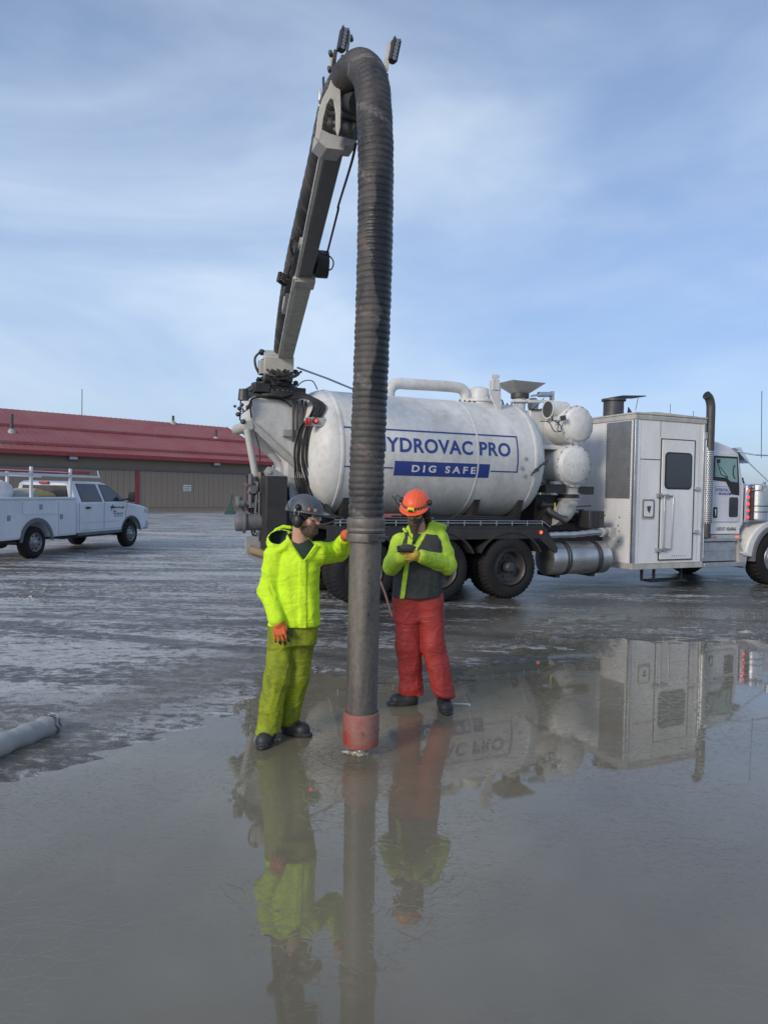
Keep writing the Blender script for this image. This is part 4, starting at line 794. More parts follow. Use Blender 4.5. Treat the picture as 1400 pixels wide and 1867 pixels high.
for a0,r1 in ((0,.136),):
    f1=-tn_; 
m.tube([c0+np.array((0.045,-.125,0)),c0+np.array((.11,-.09,0)),c0+np.array((.14,-.05,.0))],.007,8); m.obox(c0+np.array((.0,-.128,0)),((1,0,0),(0,1,0),(0,0,1)),(.07,.03,.045)); m.build('clamp_lever','steel',dt,bevel=.003)
m=MB()
for y in (1040,1063,1120): 
    c_=W2T(atY(671,y,4.665)); m.lathe(c_,(0.35,-.9,0),[(-.02,.011),(.012,.010)],10)
m.build('tube_holes','blk',dt)
# ---- boom tip
def plate(name,pts,Yd,th,matn,dx=.0,parent=boom):   # side plate: outline in a plane holding the boom direction and the vertical
    A=[W2T(atY(x,y,Yd)) for x,y in pts]; A=np.array(A); nrm=te*0; 
    n_=W2T(np.array((TO[0]+.35,TO[1]-.94,0)))  # plate normal: partly toward viewer
    n_=n_/np.linalg.norm(n_); k=len(A); m=MB(); m.add(np.concatenate([A,A+n_*(-th)]),[tuple(range(k)),tuple(range(2*k-1,k-1,-1))]+[(i,i+k,(i+1)%k+k,(i+1)%k) for i in range(k)]); return m.build(name,matn,parent,bevel=.004)
plate('tip_bracket',[(583,232),(592,238),(602,240),(640,243),(651,254),(650,266),(630,264),(627,274),(596,270),(580,256)],5.62,.20,'grey')
plate('wishbone_plate',[(605,141),(619,141),(621,160),(622,200),(621,232),(617,247),(613,236),(613,205),(609,182),(603,179),(596,191),(590,215),(586,245),(582,257),(576,250),(581,205),(589,178),(600,158)],5.24,.025,'beige')
plate('lamp_post',[(633,98),(636,56),(639,56),(639,75),(630,115),(620,150),(616,146)],5.22,.025,'white')
plate('slotted_plate',[(621,100),(626,98),(628,112),(620,142),(614,140)],5.26,.02,'beige')
plate('lamp_post',[(709,72),(713,71),(713,82),(708,128),(704,132),(699,125)],5.0,.025,'beige')
plate('right_side_plate',[(697,130),(708,133),(709,150),(705,165),(700,150)],5.05,.03,'steel')
plate('orange_reflector',[(603,97),(608,95),(606,130),(601,130)],5.4,.02,'amber' if False else 'beige')
plate('black_guide',[(610,88),(616,92),(609,138),(603,130)],5.38,.02,'black')
plate('black_guide',[(588,140),(592,138),(593,168),(589,172)],5.5,.015,'black')
plate('hinge_leaf',[(581,165),(586,160),(587,190),(582,196)],5.5,.02,'alu')
plate('top_lug',[(684,102),(690,106),(690,118),(684,110)],5.2,.03,'beige')
def lampbar(pc,pt,Yd):
    a=W2T(atY(*pc,Yd)); b_=W2T(atY(*pt,Yd)); d=b_-a; L=np.linalg.norm(d); d/=L; n_=np.array((.1,-1,0.)); n_-=d*(n_@d); n_/=np.linalg.norm(n_); q=np.cross(d,n_)
    m=MB(); m.obox((a+b_)/2,(d,q,n_),(L,.055,.05)); 
    for k in range(9): m.obox(a+d*L*(k+.5)/9-n_*.03,(d,q,n_),(.006,.05,.03))
    for s_q in (-1,1): m.obox(b_+d*.008+q*.02*s_q,(d,q,n_),(.02,.008,.03))
    o=m.build('led_light_bar','black',boom,bevel=.003)
    m=MB(); [m.lathe((a+d*L*(k+.5)/6+n_*.0255),n_,[(0,.015),(.003,.013)],8) for k in range(6)]; m.build('led_lens','mesh',o)
lampbar((622,92),(629,54),5.2); lampbar((715,112),(723,74),5.0)
m=MB()
for (x,y) in ((600,152),(598,170),(611,165),(586,188),(585,200),(582,215),(581,228),(612,226),(612,238),(622,130),(640,70),(710,86),(603,98),(601,127)):
    m.lathe(W2T(atY(x,y,5.32)),(-.5,-.85,0),[(-.02,.017),(.022,.017),(.026,.01)],8)
m.build('plate_bolts','steel',boom)
m=MB(); m.cyl(W2T(atY(630,178,5.40)),W2T(atY(655,188,5.25)),.085,n=24); m.cyl(W2T(atY(600,205,5.5)),W2T(atY(655,214,5.35)),.035,n=14); m.cyl(W2T(atY(604,228,5.5)),W2T(atY(652,240,5.4)),.06,n=16); m.build('hose_roller','black',boom)
# mid boom fittings
m=MB(); p=BP(587,482); m.lathe(p-sdv*.07,sdv,[(0,.10),(0,.145),(.02,.15),(.12,.15),(.14,.145),(.14,.1)],28); m.build('cable_reel','black',boom,bevel=.006)
MB().bar(BP(572,470),BP(583,478),.05,.08).build('reel_bracket','black',boom)
m=MB(); m.tube(bez([BP(579,452),BP(583,460),BP(590,464),BP(602,468),BP(608,478),BP(605,490),BP(595,494)],20),.008,6); m.tube(bez([W2T(atY(649,262,5.6)),W2T(atY(640,300,5.9)),W2T(atY(617,375,7.)),W2T(atY(616,385,7.05)),BP(596,464)],20),.011,6); m.build('tip_cable','copper',boom)
p=BP(515,509); m=MB(); m.obox(p,((.85,.5,-.25),(-.5,.86,0),(.22,.12,.96)),(.14,.05,.13)); sl=m.build('square_work_lamp','blk',boom,bevel=.012)
m=MB(); [m.obox(p+np.array((.85,.5,-.25))*(.036*i)+np.array((.22,.12,.96))*(.03*j)+np.array((.5,-.86,0))*.027,((.85,.5,-.25),(-.5,.86,0),(.22,.12,.96)),(.026,.006,.018)) for i in (-1,0,1) for j in (-1,0,1)]; m.build('led_lens','lens',sl)
m=MB(); m.tube(bez([BP(532,438),BP(530,450),BP(534,465),BP(540,475)],10),.014,6); m.tube([BP(531,438),BP(538,434)],.012,6); m.obox(BP(524,520),(bd,sdv,upv),(.5,.06,.08)); m.obox(BP(537,482),(bd,sdv,upv),(.9,.06,.1)); m.obox(BP(570,492),(bd,sdv,upv),(.35,.05,.08)); m.tube(bez([BP(535,470),BP(528,490),BP(524,505),BP(522,530)],12),.016,6); m.build('boom_brackets','steel',boom)
MB().obox(BP(546,462),(bd,sdv,upv),(.6,.04,.08)).build('hose_hook','beige',boom); m=MB(); m.obox(BP(521,548),(bd,lf,upv),(.7,.05,.10)); m.build('bolted_tab','beige',boom,bevel=.004)
m=MB(); m.obox(BP(556,548),(bd,sdv,upv),(.5,.05,.09)); m.build('right_tab','grey',boom,bevel=.004)
# ================================================================== SDF people
def surf_nets(fn,lo,hi,res):
    lo=np.array(lo,float); n=np.ceil((np.array(hi)-lo)/res).astype(int)+1
    ax=[lo[i]+res*np.arange(n[i]) for i in range(3)]; G=np.stack(np.meshgrid(*ax,indexing='ij'),-1)
    Vv=fn(G); s=Vv<0
    cs=[(i,j,k) for i in (0,1) for j in (0,1) for k in (0,1)]
    sl=lambda A,c: A[c[0]:n[0]-1+c[0],c[1]:n[1]-1+c[1],c[2]:n[2]-1+c[2]]
    cnt=sum(sl(s,c).astype(int) for c in cs); act=(cnt>0)&(cnt<8)
    acc=np.zeros(act.shape+(3,)); w=np.zeros(act.shape)
    for a in cs:
        for d in range(3):
            if a[d]: continue
            b=list(a); b[d]=1; va,vb=sl(Vv,a),sl(Vv,b); m=(va<0)!=(vb<0); t=np.where(m,va/np.where(m,va-vb,1),0)
            for q in range(3): acc[...,q]+=m*(a[q]+(t if q==d else 0))
            w+=m
    idx=-np.ones(act.shape,int); idx[act]=np.arange(act.sum()); I=np.argwhere(act)
    P=lo+(I+acc[act]/w[act][:,None])*res
    F=[]
    for d in range(3):
        b=[0,0,0]; b[d]=1; A=s[:n[0]-b[0],:n[1]-b[1],:n[2]-b[2]]; B=s[b[0]:,b[1]:,b[2]:]
        m=A!=B; e=np.argwhere(m); e=e[(e>0).all(1) if False else np.all([e[:,q]>0 for q in range(3) if q!=d],axis=0)]
        e=e[np.all([e[:,q]<n[q]-1 for q in range(3)],axis=0)]
        u,v=[q for q in range(3) if q!=d]; q4=[]
        for du,dv in ((1,1),(0,1),(0,0),(1,0)): k=e.copy(); k[:,u]-=du; k[:,v]-=dv; q4.append(idx[k[:,0],k[:,1],k[:,2]])
        Q=np.stack(q4,1); fl=A[e[:,0],e[:,1],e[:,2]]
        if d==1: fl=~fl
        Q[~fl]=Q[~fl][:,::-1]; F.append(Q[(Q>=0).all(1)])
    return P,np.concatenate(F)
def sdf_obj(name,fn,lo,hi,res,mats,parent,matfn=None,smooth=2):
    P,F=surf_nets(fn,lo,hi,res)
    me=bpy.data.meshes.new(name); me.from_pydata(P.tolist(),[],F.tolist())
    for m in mats: me.materials.append(M[m])
    if matfn is not None: me.polygons.foreach_set('material_index',np.asarray(matfn(P[F].mean(1))).astype(int))
    bm=bmesh.new(); bm.from_mesh(me)
    for _ in range(smooth): bmesh.ops.smooth_vert(bm,verts=bm.verts,factor=.5,use_axis_x=True,use_axis_y=True,use_axis_z=True)
    bmesh.ops.recalc_face_normals(bm,faces=bm.faces); bm.to_mesh(me); bm.free(); me.shade_smooth()
    o=bpy.data.objects.new(name,me); C.objects.link(o); o.parent=parent; return o
def cap(P,a,b,ra,rb,sq=None):
    a=np.array(a,float); b=np.array(b,float); d=b-a; h=np.clip(((P-a)@d)/(d@d),0,1); q=P-a-h[...,None]*d
    if sq is not None: q=q*np.array(sq)
    return np.linalg.norm(q,axis=-1)-(ra+(rb-ra)*h)
def ell(P,c,r,Rm=None):
    q=P-np.array(c,float)
    if Rm is not None: q=q@np.array(Rm)
    r=np.array(r,float); k0=np.linalg.norm(q/r,axis=-1); k1=np.linalg.norm(q/(r*r),axis=-1); return k0*(k0-1)/np.maximum(k1,1e-6)
def smin(a,b,k): h=np.clip(.5+.5*(b-a)/k,0,1); return b*(1-h)+a*h-k*h*(1-h)
def smax(a,b,k): return -smin(-a,-b,k)
def sU(k,*L):
    o=L[0]
    for x in L[1:]: o=smin(o,x,k)
    return o
def loft(P,keys,yaw=0.,p=2.4):   # keys: (z,cx,cy,rx,ry)
    K=np.array(sorted(keys)); z=P[...,2]; g=[np.interp(z,K[:,0],K[:,i]) for i in range(1,5)]
    x=P[...,0]-g[0]; y=P[...,1]-g[1]; c,s=math.cos(yaw),math.sin(yaw); X=(x*c+y*s)/g[2]; Y=(-x*s+y*c)/g[3]
    r=(np.abs(X)**p+np.abs(Y)**p)**(1/p); d=(r-1)*np.minimum(g[2],g[3])*.92
    return np.maximum(d,np.maximum(K[0,0]-z,z-K[-1,0]))
def unit(v): v=np.array(v,float); return v/np.linalg.norm(v)
def folds(P,amp,freq,dirv,seed=0.,mask=None):
    d=unit(dirv); q=P+seed*1.7; al=(q@d); perp=q-al[...,None]*d
    w=(vnoise(q,3.5)-.5)*.9
    def rg(f): n=vnoise(perp*(f*.30)+(al*f+w*f*.12)[...,None]*d,1.); return (1-np.abs(2*n-1))**2.2
    m=1 if mask is None else mask
    return -amp*m*(rg(freq)*.9+rg(freq*2.1)*.45-.45)
def seg_mask(P,a,b,r,s=.05): return np.clip((r-np.abs(cap(P,a,b,.0,.0)))/s,0,1)
def rotv(v,ax,a): ax=unit(ax); v=np.array(v,float); return v*math.cos(a)+np.cross(ax,v)*math.sin(a)+ax*(ax@v)*(1-math.cos(a))
def _u0(): pass
def hand_parts(W_,d,b,side,curl=(30,35,25),sc=1.,spread=6,thumb=35,thumbcurl=20,fat=1.15):
    """W_ wrist, d towards fingers, b back-of-hand normal, side=+1/-1 thumb side along cross(d,b)"""
    W_=np.array(W_,float); d=unit(d); b=np.array(b,float); b=unit(b-d*(b@d)); l=np.cross(d,b)*side; L=[]
    for i,(o_,fl_,fr) in enumerate(((.034,.074,.0092),(.0115,.082,.0096),(-.0115,.077,.0092),(-.033,.062,.0084))):
        kn=W_+d*.092*sc+l*o_*sc-d*abs(o_-.005)*.25; L.append((W_+l*o_*.75*sc+d*.005,kn,.0145*sc*fat,.0125*sc*fat))
        dd=rotv(d,b,-R(spread*(1.5-i))*side) ; ax_=np.cross(dd,-b); q=kn; 
        for s_,(fr_,cu) in enumerate(zip((.46,.31,.23),curl)):
            dd=rotv(dd,ax_,R(cu)); e=q+dd*fl_*fr_*sc; L.append((q,e,fr*sc*fat*(1-.06*s_),fr*sc*fat*(.94-.06*s_))); q=e
    t0=W_+d*.025*sc+l*.026*sc; td_=unit(d*math.cos(R(thumb))+l*math.sin(R(thumb))-b*.35); t1=t0+td_*.045*sc; td2=unit(td_+d*math.sin(R(thumbcurl))-b*.25); t2=t1+td2*.034*sc; t3=t2+unit(td2+d*.3)*.026*sc
    L+=[(t0,t1,.016*sc*fat,.0125*sc*fat),(t1,t2,.0118*sc*fat,.011*sc*fat),(t2,t3,.011*sc*fat,.009*sc*fat)]
    return L
def glove(name,L,mats,parent,cuff=None,matfn=None,res=.0035):
    A=np.array([p for s_ in L for p in s_[:2]]+([cuff[0],cuff[1]] if cuff else [])); lo=A.min(0)-.04; hi=A.max(0)+.04
    def fn(P):
        o=sU(.0035,*[cap(P,a,b_,ra,rb) for a,b_,ra,rb in L])
        if cuff: o=smin(o,cap(P,*cuff),.015)
        return o+.0012*(vnoise(P,90.)-.5)
    return sdf_obj(name,fn,lo,hi,res,mats,parent,matfn,smooth=1)
def head_basis(fwd,up):
    f=unit(fwd); u=np.array(up,float); u=unit(u-f*(u@f)); r=np.cross(f,u); return f,u,r   # r = person's right... (f x u)
def head_fn(c,f,u,r,beard=False):
    Bm=np.stack([r,f,u],1)
    L=lambda x,y,z: np.array(c)+r*x+f*y+u*z
    def fn(P):
        sk=ell(P,L(0,-.012,.035),(.075,.095,.085),Bm); jaw=ell(P,L(0,.025,-.045),(.055,.062,.065),Bm)
        o=smin(sk,jaw,.03); o=smin(o,cap(P,L(0,.083,.02),L(0,.108,-.015),.009,.014),.012)          # nose
        o=smin(o,cap(P,L(-.035,.082,.036),L(.035,.082,.036),.009,.009),.014)                       # brow
        for s_ in (-1,1):
            o=smin(o,cap(P,L(s_*.045,.065,-.012),L(s_*.035,.075,-.02),.017,.012),.015)            # cheek
            o=smax(o,-ell(P,L(s_*.032,.098,.018),(.017,.014,.011),Bm),.008)                        # socket
            o=smin(o,ell(P,L(s_*.078,-.005,.0),(.008,.018,.030),Bm),.006)                          # ear
        o=smin(o,cap(P,L(-.020,.084,-.047),L(.020,.084,-.047),.007,.007),.006); o=smax(o,-cap(P,L(-.022,.094,-.047),L(.022,.094,-.047),.003,.003),.003)
        o=smin(o,ell(P,L(0,.078,-.085),(.02,.016,.015),Bm),.015)
        return o
    return fn,L,Bm
def hat(parent,c,f,u,r,matn,full=False,sc=1.):
    L=lambda x,y,z: np.array(c)+r*x*sc+f*y*sc+u*z*sc; Bm=np.stack([r,f,u],1)
    def fn(P):
        q=(P-np.array(c))@Bm/sc; x,y,z=q[...,0],q[...,1],q[...,2]
        o=ell(q,(0,-.01,.045),(.112,.138,.118))
        for xx in (-.03,0,.03): o=smin(o,ell(q,(xx,-.012,.045),(.010,.139-abs(xx)*.3,.124-abs(xx)*.25)),.008)
        o=smax(o,-(z-.040),.004)
        yo=np.clip(y-.10,0,1); br=np.sqrt((x/.118)**2+((y-.055)/.125)**2)-1; zb=.044-.10*np.clip(y-.07,0,1)-.012*0
        rim=np.sqrt((x/.115)**2+((y+.01)/.141)**2)-1
        brim=np.maximum(np.maximum(br*.12,np.abs(z-zb)-.005),-(y-.0)); rimd=np.maximum(rim*.12,np.abs(z-.046)-.006)
        o=smin(o,brim,.012); o=smin(o,rimd,.008)
        o=smax(o,-ell(q,(0,-.01,.036),(.100,.125,.100)),.003)
        return o*sc
    a=np.array([L(x,y,z) for x in (-.16,.16) for y in (-.19,.21) for z in (-.05,.2)])
    return sdf_obj('hard_hat',fn,a.min(0),a.max(0),.0045,[matn],parent,smooth=1),L
def eyes(parent,L,f,u):
    for s_ in (-1,1):
        b=MB().ellip(L(s_*.032,.080,.016),(.012,.012,.012),12,8).build('eye','eye',parent); MB().ellip(L(s_*.032,.0895,.015),(.0055,.004,.0055),8,6).build('iris','iris',b)
# ------------------------------------------------------------------ person 1 (lime suit, grey helmet)
g1=ground(515,1352); O1=np.array([g1[0],g1[1],0.])
def A1(x,y,Yd): return atY(x,y,Yd)-O1
p1=thing('person','person in bright lime jacket, muddy green trousers and grey hard hat, hand on the tube','person',tuple(O1))
Y1=5.0
shR,shL=A1(502,1013,5.01),A1(580,1008,5.05); elR,elL=A1(491,1076,5.00),A1(617,1008,5.27); wrR,wrL=A1(504,1128,4.87),A1(629,982,5.03)
zj=lambda y,Yd=5.0: 1.78-(y-894)/1294*Yd
xj=lambda x,y,Yd=5.0: A1(x,y,Yd)[0]
tor1=[(zj(1141),xj(535,1141),.0+A1(535,1141,5.02)[1],.176,.130),(zj(1118),xj(536,1118),A1(535,1118,5.02)[1],.172,.132),(zj(1070),xj(542,1070),A1(535,1070,5.05)[1],.152,.122),(zj(1025),xj(543,1025),A1(535,1025,5.06)[1],.157,.120),(zj(1000),xj(541,1000),A1(535,1000,5.06)[1],.145,.10),(zj(985),xj(541,985),A1(535,985,5.07)[1],.09,.085),(zj(972),xj(540,972),A1(540,972,5.07)[1],.066,.072)]
nk1=A1(546,990,5.06); hd1=A1(556,947,5.0)
def tors1(P): return loft(P,tor1,.12,2.5)
def slv1(P):
    rs=smin(cap(P,shR,elR,.080,.070),cap(P,elR,wrR,.068,.054),.05); ls=smin(cap(P,shL,elL,.076,.068),cap(P,elL,wrL,.068,.048),.02); return rs,ls
vt=A1(553,1022,4.93)
def jk1(P):
    rs,ls=slv1(P); mr=seg_mask(P,shR,wrR,.16); ml=seg_mask(P,shL,elL,.2)
    rs=rs+folds(P,.010,9,(.5,.1,1),seed=1)+folds(P,.016,17,(.25,.1,1),seed=2,mask=np.clip(1-np.linalg.norm(P-elR,axis=-1)/.20,0,1))+folds(P,.010,22,(0,.1,1),seed=3,mask=np.clip(1-np.linalg.norm(P-wrR,axis=-1)/.12,0,1))
    ls=ls+folds(P,.016,13,(1,.3,.55),seed=4)
    t=tors1(P)+folds(P,.013,6.5,(1,.3,.3),seed=6)+folds(P,.009,12,(.2,.2,1),seed=8,mask=np.clip(1-(P[...,2]-zj(1141))/.16,0,1))+folds(P,.006,9,(.6,0,-.8),seed=9)
    o=sU(.006,t,rs); o=smin(o,ls,.025)
    cuff=cap(P,wrR-unit(wrR-elR)*.012,wrR+unit(wrR-elR)*.004,.059,.055); o=smin(o,cuff,.006)
    # neck V opening
    V=smax(np.abs(P[...,0]-vt[0])*.86-(P[...,2]-vt[2])*.62,-(P[...,2]-vt[2]),.01); V=np.maximum(V,(P[...,1]-(vt[1]+.12)))
    o=smax(o,-(V+.0),.010) if True else o
    # placket ridge
    o=smin(o,np.maximum(np.abs(P[...,0]-(vt[0]-.002+(P[...,2]-vt[2])*-.02))-.026,np.maximum(np.abs(t)-.008,np.maximum(P[...,1]-vt[1]-.1,P[...,2]-vt[2]))),.004)
    # collar flaps either side of the V
    for s_,e in ((-1,(-.100,.01,.085)),(1,(.085,.01,.105))):
        a=vt+np.array((s_*.010,-.006,.0)); o=smin(o,cap(P,a,vt+np.array(e)+np.array((0,.02,0)),.007,.013),.008)
    hb=[A1(x,y,Yd) for x,y,Yd in ((498,1004,5.00),(490,992,5.06),(494,978,5.12),(504,966,5.16),(517,960,5.18),(530,962,5.18))]
    hd_=1e3
    for a_,b_ in zip(hb[:-1],hb[1:]): hd_=np.minimum(hd_,cap(P,a_,b_,.014,.014))
    hf_=[A1(x,y,Yd) for x,y,Yd in ((498,1004,5.00),(508,1003,4.96),(519,998,4.95),(527,991,4.98))]
    for a_,b_ in zip(hf_[:-1],hf_[1:]): hd_=np.minimum(hd_,cap(P,a_,b_,.022,.022))
    bow=np.abs(ell(P,A1(512,987,5.08),(.095,.085,.085)))-.007; bow=np.maximum(bow,(P[...,2]-A1(512,982,5.05)[2])-.9*(P[...,1]-A1(512,982,5.05)[1])-.01); o=smin(o,smin(hd_,bow,.015),.015)
    o=smax(o,-ell(P,nk1+np.array((0,-.0,.07)),(.068,.085,.13)),.01)
    fl=P[...,2]-zj(1141); o=smax(o,-fl,.006)
    return o
jm=lambda Pf: np.where((ell(Pf,A1(512,987,5.08),(.095,.085,.085))<.0)&(Pf[:,2]>zj(1000))&(Pf[:,0]<A1(530,985,5)[0])|((Pf[:,1]>vt[1]+.02)&(Pf[:,1]<vt[1]+.2)&(np.abs(Pf[:,0]-vt[0])*.86<(Pf[:,2]-vt[2])*.62+.004)&(Pf[:,2]>vt[2])&(tors1(Pf)<-.012)),1,0)
lo=np.array((-.36,-.30,zj(1145)-.02)); hi=np.array((.55,.42,zj(950)))
jo=sdf_obj('jacket',jk1,lo,hi,.0075,['lime','dgreen'],p1,jm,smooth=1)
hipR,hipL=A1(518,1140,5.03),A1(552,1140,5.06); knR,knL=A1(505,1238,4.99),A1(541,1232,5.10); anR,anL=A1(486,1338,4.97),A1(524,1316,5.15)
def tr1(P):
    a=smin(cap(P,hipR,knR,.102,.090),cap(P,knR,anR,.090,.083),.03); b=smin(cap(P,hipL,knL,.100,.088),cap(P,knL,anL,.088,.074),.03)
    a=a+folds(P,.013,5.5,(1,.2,.45),seed=11)+folds(P,.012,14,(.2,0,1),seed=12,mask=np.clip((.30-P[...,2])/.2,0,1)+.25); b=b+folds(P,.012,5.5,(1,.2,-.5),seed=14)+folds(P,.012,14,(-.2,0,1),seed=15,mask=np.clip((.30-P[...,2])/.2,0,1)+.2)
    o=smin(a,b,.022); o=smin(o,loft(P,[(zj(1175),xj(536,1175),.03,.15,.10),(zj(1120),xj(536,1120),.04,.155,.11)],.1),.05)
    cut=np.where(P[...,0]<(anR[0]+anL[0])/2+ (P[...,2]-.06)*.12,.055,.072); o=smax(o,-(P[...,2]-cut),.006)
    o=smax(o,-smin(cap(P,anR-np.array((0,0,.05)),anR+np.array((0,0,.01)),.068,.068),cap(P,anL-np.array((0,0,.05)),anL+np.array((0,0,.01)),.062,.06),.01),.006); return o
sdf_obj('trousers',tr1,(-.32,-.22,.03),(.28,.30,zj(1115)),.008,['limep'],p1,smooth=1)
def boot(parent,heel,toe,h=.12,w=.052):
    heel=np.array(heel,float); toe=np.array(toe,float); d=unit(toe-heel); s_=np.cross(d,(0,0,1)); Bm=np.stack([s_,d,(0,0,1)],1); L=np.linalg.norm(toe-heel)
    def fn(P):
        q=(P-heel)@Bm; o=smin(cap(q,(0,.01,.045),(0,L-.055,.040),w,w*1.08),cap(q,(0,.02,.05),(0,.035,h+.05),w*1.02,w*1.02),.04)
        o=smax(o,-(q[...,2]-.004),.006)
        foot=np.sqrt((q[...,0]/(w*1.12))**2+((q[...,1]-L/2+.008)/(L/2+.035))**2)-1; sole=np.maximum(foot*w,np.abs(q[...,2]-.013)-.012)
        o=smin(o,sole,.006); return np.maximum(o,q[...,2]-h-.03)
    lo=np.minimum(heel,toe)-np.array((.1,.1,.02)); hi=np.maximum(heel,toe)+np.array((.1,.1,h+.08)); return sdf_obj('boot',fn,lo,hi,.006,['boot'],parent,smooth=1)
boot(p1,(anR[0]+.0,anR[1]+.05,0),(anR[0]-.005,anR[1]-.15,0)); boot(p1,(anL[0]+.0,anL[1]+.01,0),(anL[0]+.165,anL[1]-.06,0))
# gloves
d_=unit(A1(513,1172,4.83)-A1(507,1130,4.86)); L_=hand_parts(A1(507,1133,4.86),d_,(-.15,-1,0),-1,curl=(14,20,14),sc=1.0,thumb=32,fat=1.02,spread=9)
tipz=lambda Pf: np.where((Pf[:,2]<A1(512,1169,4.86)[2]+.004)|((Pf[:,0]>A1(524,1150,4.85)[0]-.002)),1,0)
glove('glove',L_,['gorange','boot'],p1,cuff=(wrR-unit(wrR-elR)*.03,A1(508,1137,4.855),.034,.034),matfn=tipz)
d_=unit(np.array((.055,-.08,.055))); L_=hand_parts(A1(630,975,4.985),d_,(-.75,-.15,.5),1,curl=(35,45,30),sc=.9,thumb=50)
glove('glove',L_,['gorange','boot'],p1,cuff=(A1(629,984,5.03),A1(630,975,4.98),.036,.036))
# body (one continuous mesh: head, neck, trunk, arms, legs)
f_,u_,r_=head_basis((.93,-.36,-.08),(0.03,0,1)); hf,HL,HB=head_fn(hd1,f_,u_,r_)
def body1(P):
    o=hf(P); o=smin(o,cap(P,HL(0,-.03,-.06),nk1-np.array((0,0,.10)),.054,.062),.02)
    o=smin(o,loft(P,[(z,cx,cy,rx*.72,ry*.72) for z,cx,cy,rx,ry in tor1[:-2]],.12),.03)
    for a,b,ra,rb in ((shR,elR,.045,.04),(elR,wrR,.038,.03),(shL,elL,.045,.04),(elL,wrL,.038,.028),(hipR,knR,.075,.055),(knR,anR,.055,.035),(hipL,knL,.075,.055),(knL,anL,.05,.035)): o=smin(o,cap(P,a,b,ra,rb),.02)
    return o
sdf_obj('body',body1,(-.32,-.22,.05),(.50,.42,hd1[2]+.16),.0065,['skin'],p1,smooth=1)
eyes(p1,HL,f_,u_)
sdf_obj('shirt',lambda P: np.maximum(smin(loft(P,[(zj(1040),xj(545,1040),.06,.13,.085),(zj(1000),xj(545,1000),.07,.12,.085),(zj(985),xj(545,985),.075,.075,.075)],.1),cap(P,nk1-np.array((0,0,.06)),nk1-np.array((0,.0,.015)),.072,.068),.02),-ell(P,nk1+np.array((0,-.02,.03)),(.062,.07,.05))),(-.2,-.12,zj(1045)),(.25,.25,zj(965)),.007,['dgreen'],p1)
def beanie(P):
    q=(P-hd1)@HB; o=ell(q,(0,-.016,.035),(.083,.103,.095)); return np.maximum(np.maximum(o,-(q[...,2]-.0+ q[...,1]*-.9+.035)),q[...,1]-.078-0*q[...,2])
a=np.array([HL(x,y,z) for x in (-.12,.12) for y in (-.14,.14) for z in (-.14,.15)])
sdf_obj('balaclava',beanie,a.min(0),a.max(0),.006,['blk'],p1)
def beardf(L,c,B,long=0.):
    def fn(P):
        q=(P-np.array(c))@B; o=ell(q,(0,.033,-.062),(.060,.066,.058)); o=smin(o,cap(q,(-.022,.088,-.036),(.022,.088,-.036),.009,.009),.012)
        if long: o=smin(o,cap(q,(0,.065,-.085),(0,.060,-.085-long),.045,.018,sq=(1,1.3,1)),.03)
        o=o+.006*(vnoise(q*np.array((1,1,.25)),120.)-.5)
        m=cap(q,(-.014,.102,-.049),(.014,.102,-.049),.006,.006); o=np.maximum(o,-m); return np.maximum(o,q[...,2]+.034+ .2*(.06-q[...,1]))
    return fn
sdf_obj('beard',beardf(HL,hd1,HB,.012),a.min(0),a.max(0),.004,['beard'],p1,smooth=1)
hat1,H1=hat(p1,hd1+u_*.012,f_,u_,r_,'hatgrey')
def muffs(L,r,f,u,parent,sides=(-1,1),sc=1.):
    for s_ in sides:
        c_=L(s_*.096,-.005,-.010); B_=np.stack([r,f,u],1)
        fn=lambda P: smin(ell(P,c_,(.026,.040,.050),B_),ell(P,c_+r*s_*.014,(.020,.034,.044),B_),.01)
        e=sdf_obj('ear_muff',fn,c_-.085,c_+.085,.005,['blk'],parent,smooth=1)
        m=MB(); m.tube(bez([L(s_*.122,.01,.03),L(s_*.126,.015,.055),L(s_*.122,.0,.085)],8),.003,6); m.tube(bez([L(s_*.122,-.02,.03),L(s_*.126,-.02,.055),L(s_*.122,-.005,.085)],8),.003,6); m.build('muff_wire','alu',e)
        MB().ellip(L(s_*.118,.0,.085),(.02,.026,.026),12,8).build('muff_pivot','blk',e)
muffs(HL,r_,f_,u_,p1)
MB().bar(H1(.108,.07,.068),H1(.104,.085,.070),.004,.022,up=u_).build('helmet_sticker','amber',p1); MB().bar(H1(.09,.11,.066),H1(.075,.122,.066),.004,.018,up=u_).build('helmet_sticker','beige',p1)
MB().tube([H1(.128,-.06,.04),H1(.135,-.10,.16)],.003,6).build('radio_antenna','blk',p1)
m=MB(); m.tube(bez([HL(.07,.06,.02),HL(.045,.095,.022),HL(.0,.108,.024),HL(-.045,.095,.022),HL(-.07,.06,.02)],14),.003,6)
for s_ in (-1,1): m.ellip(HL(s_*.034,.100,.012),(.022,.005,.014),12,6,ax=np.stack([r_,f_,u_]))
m.build_each('safety_glasses','lens',p1)
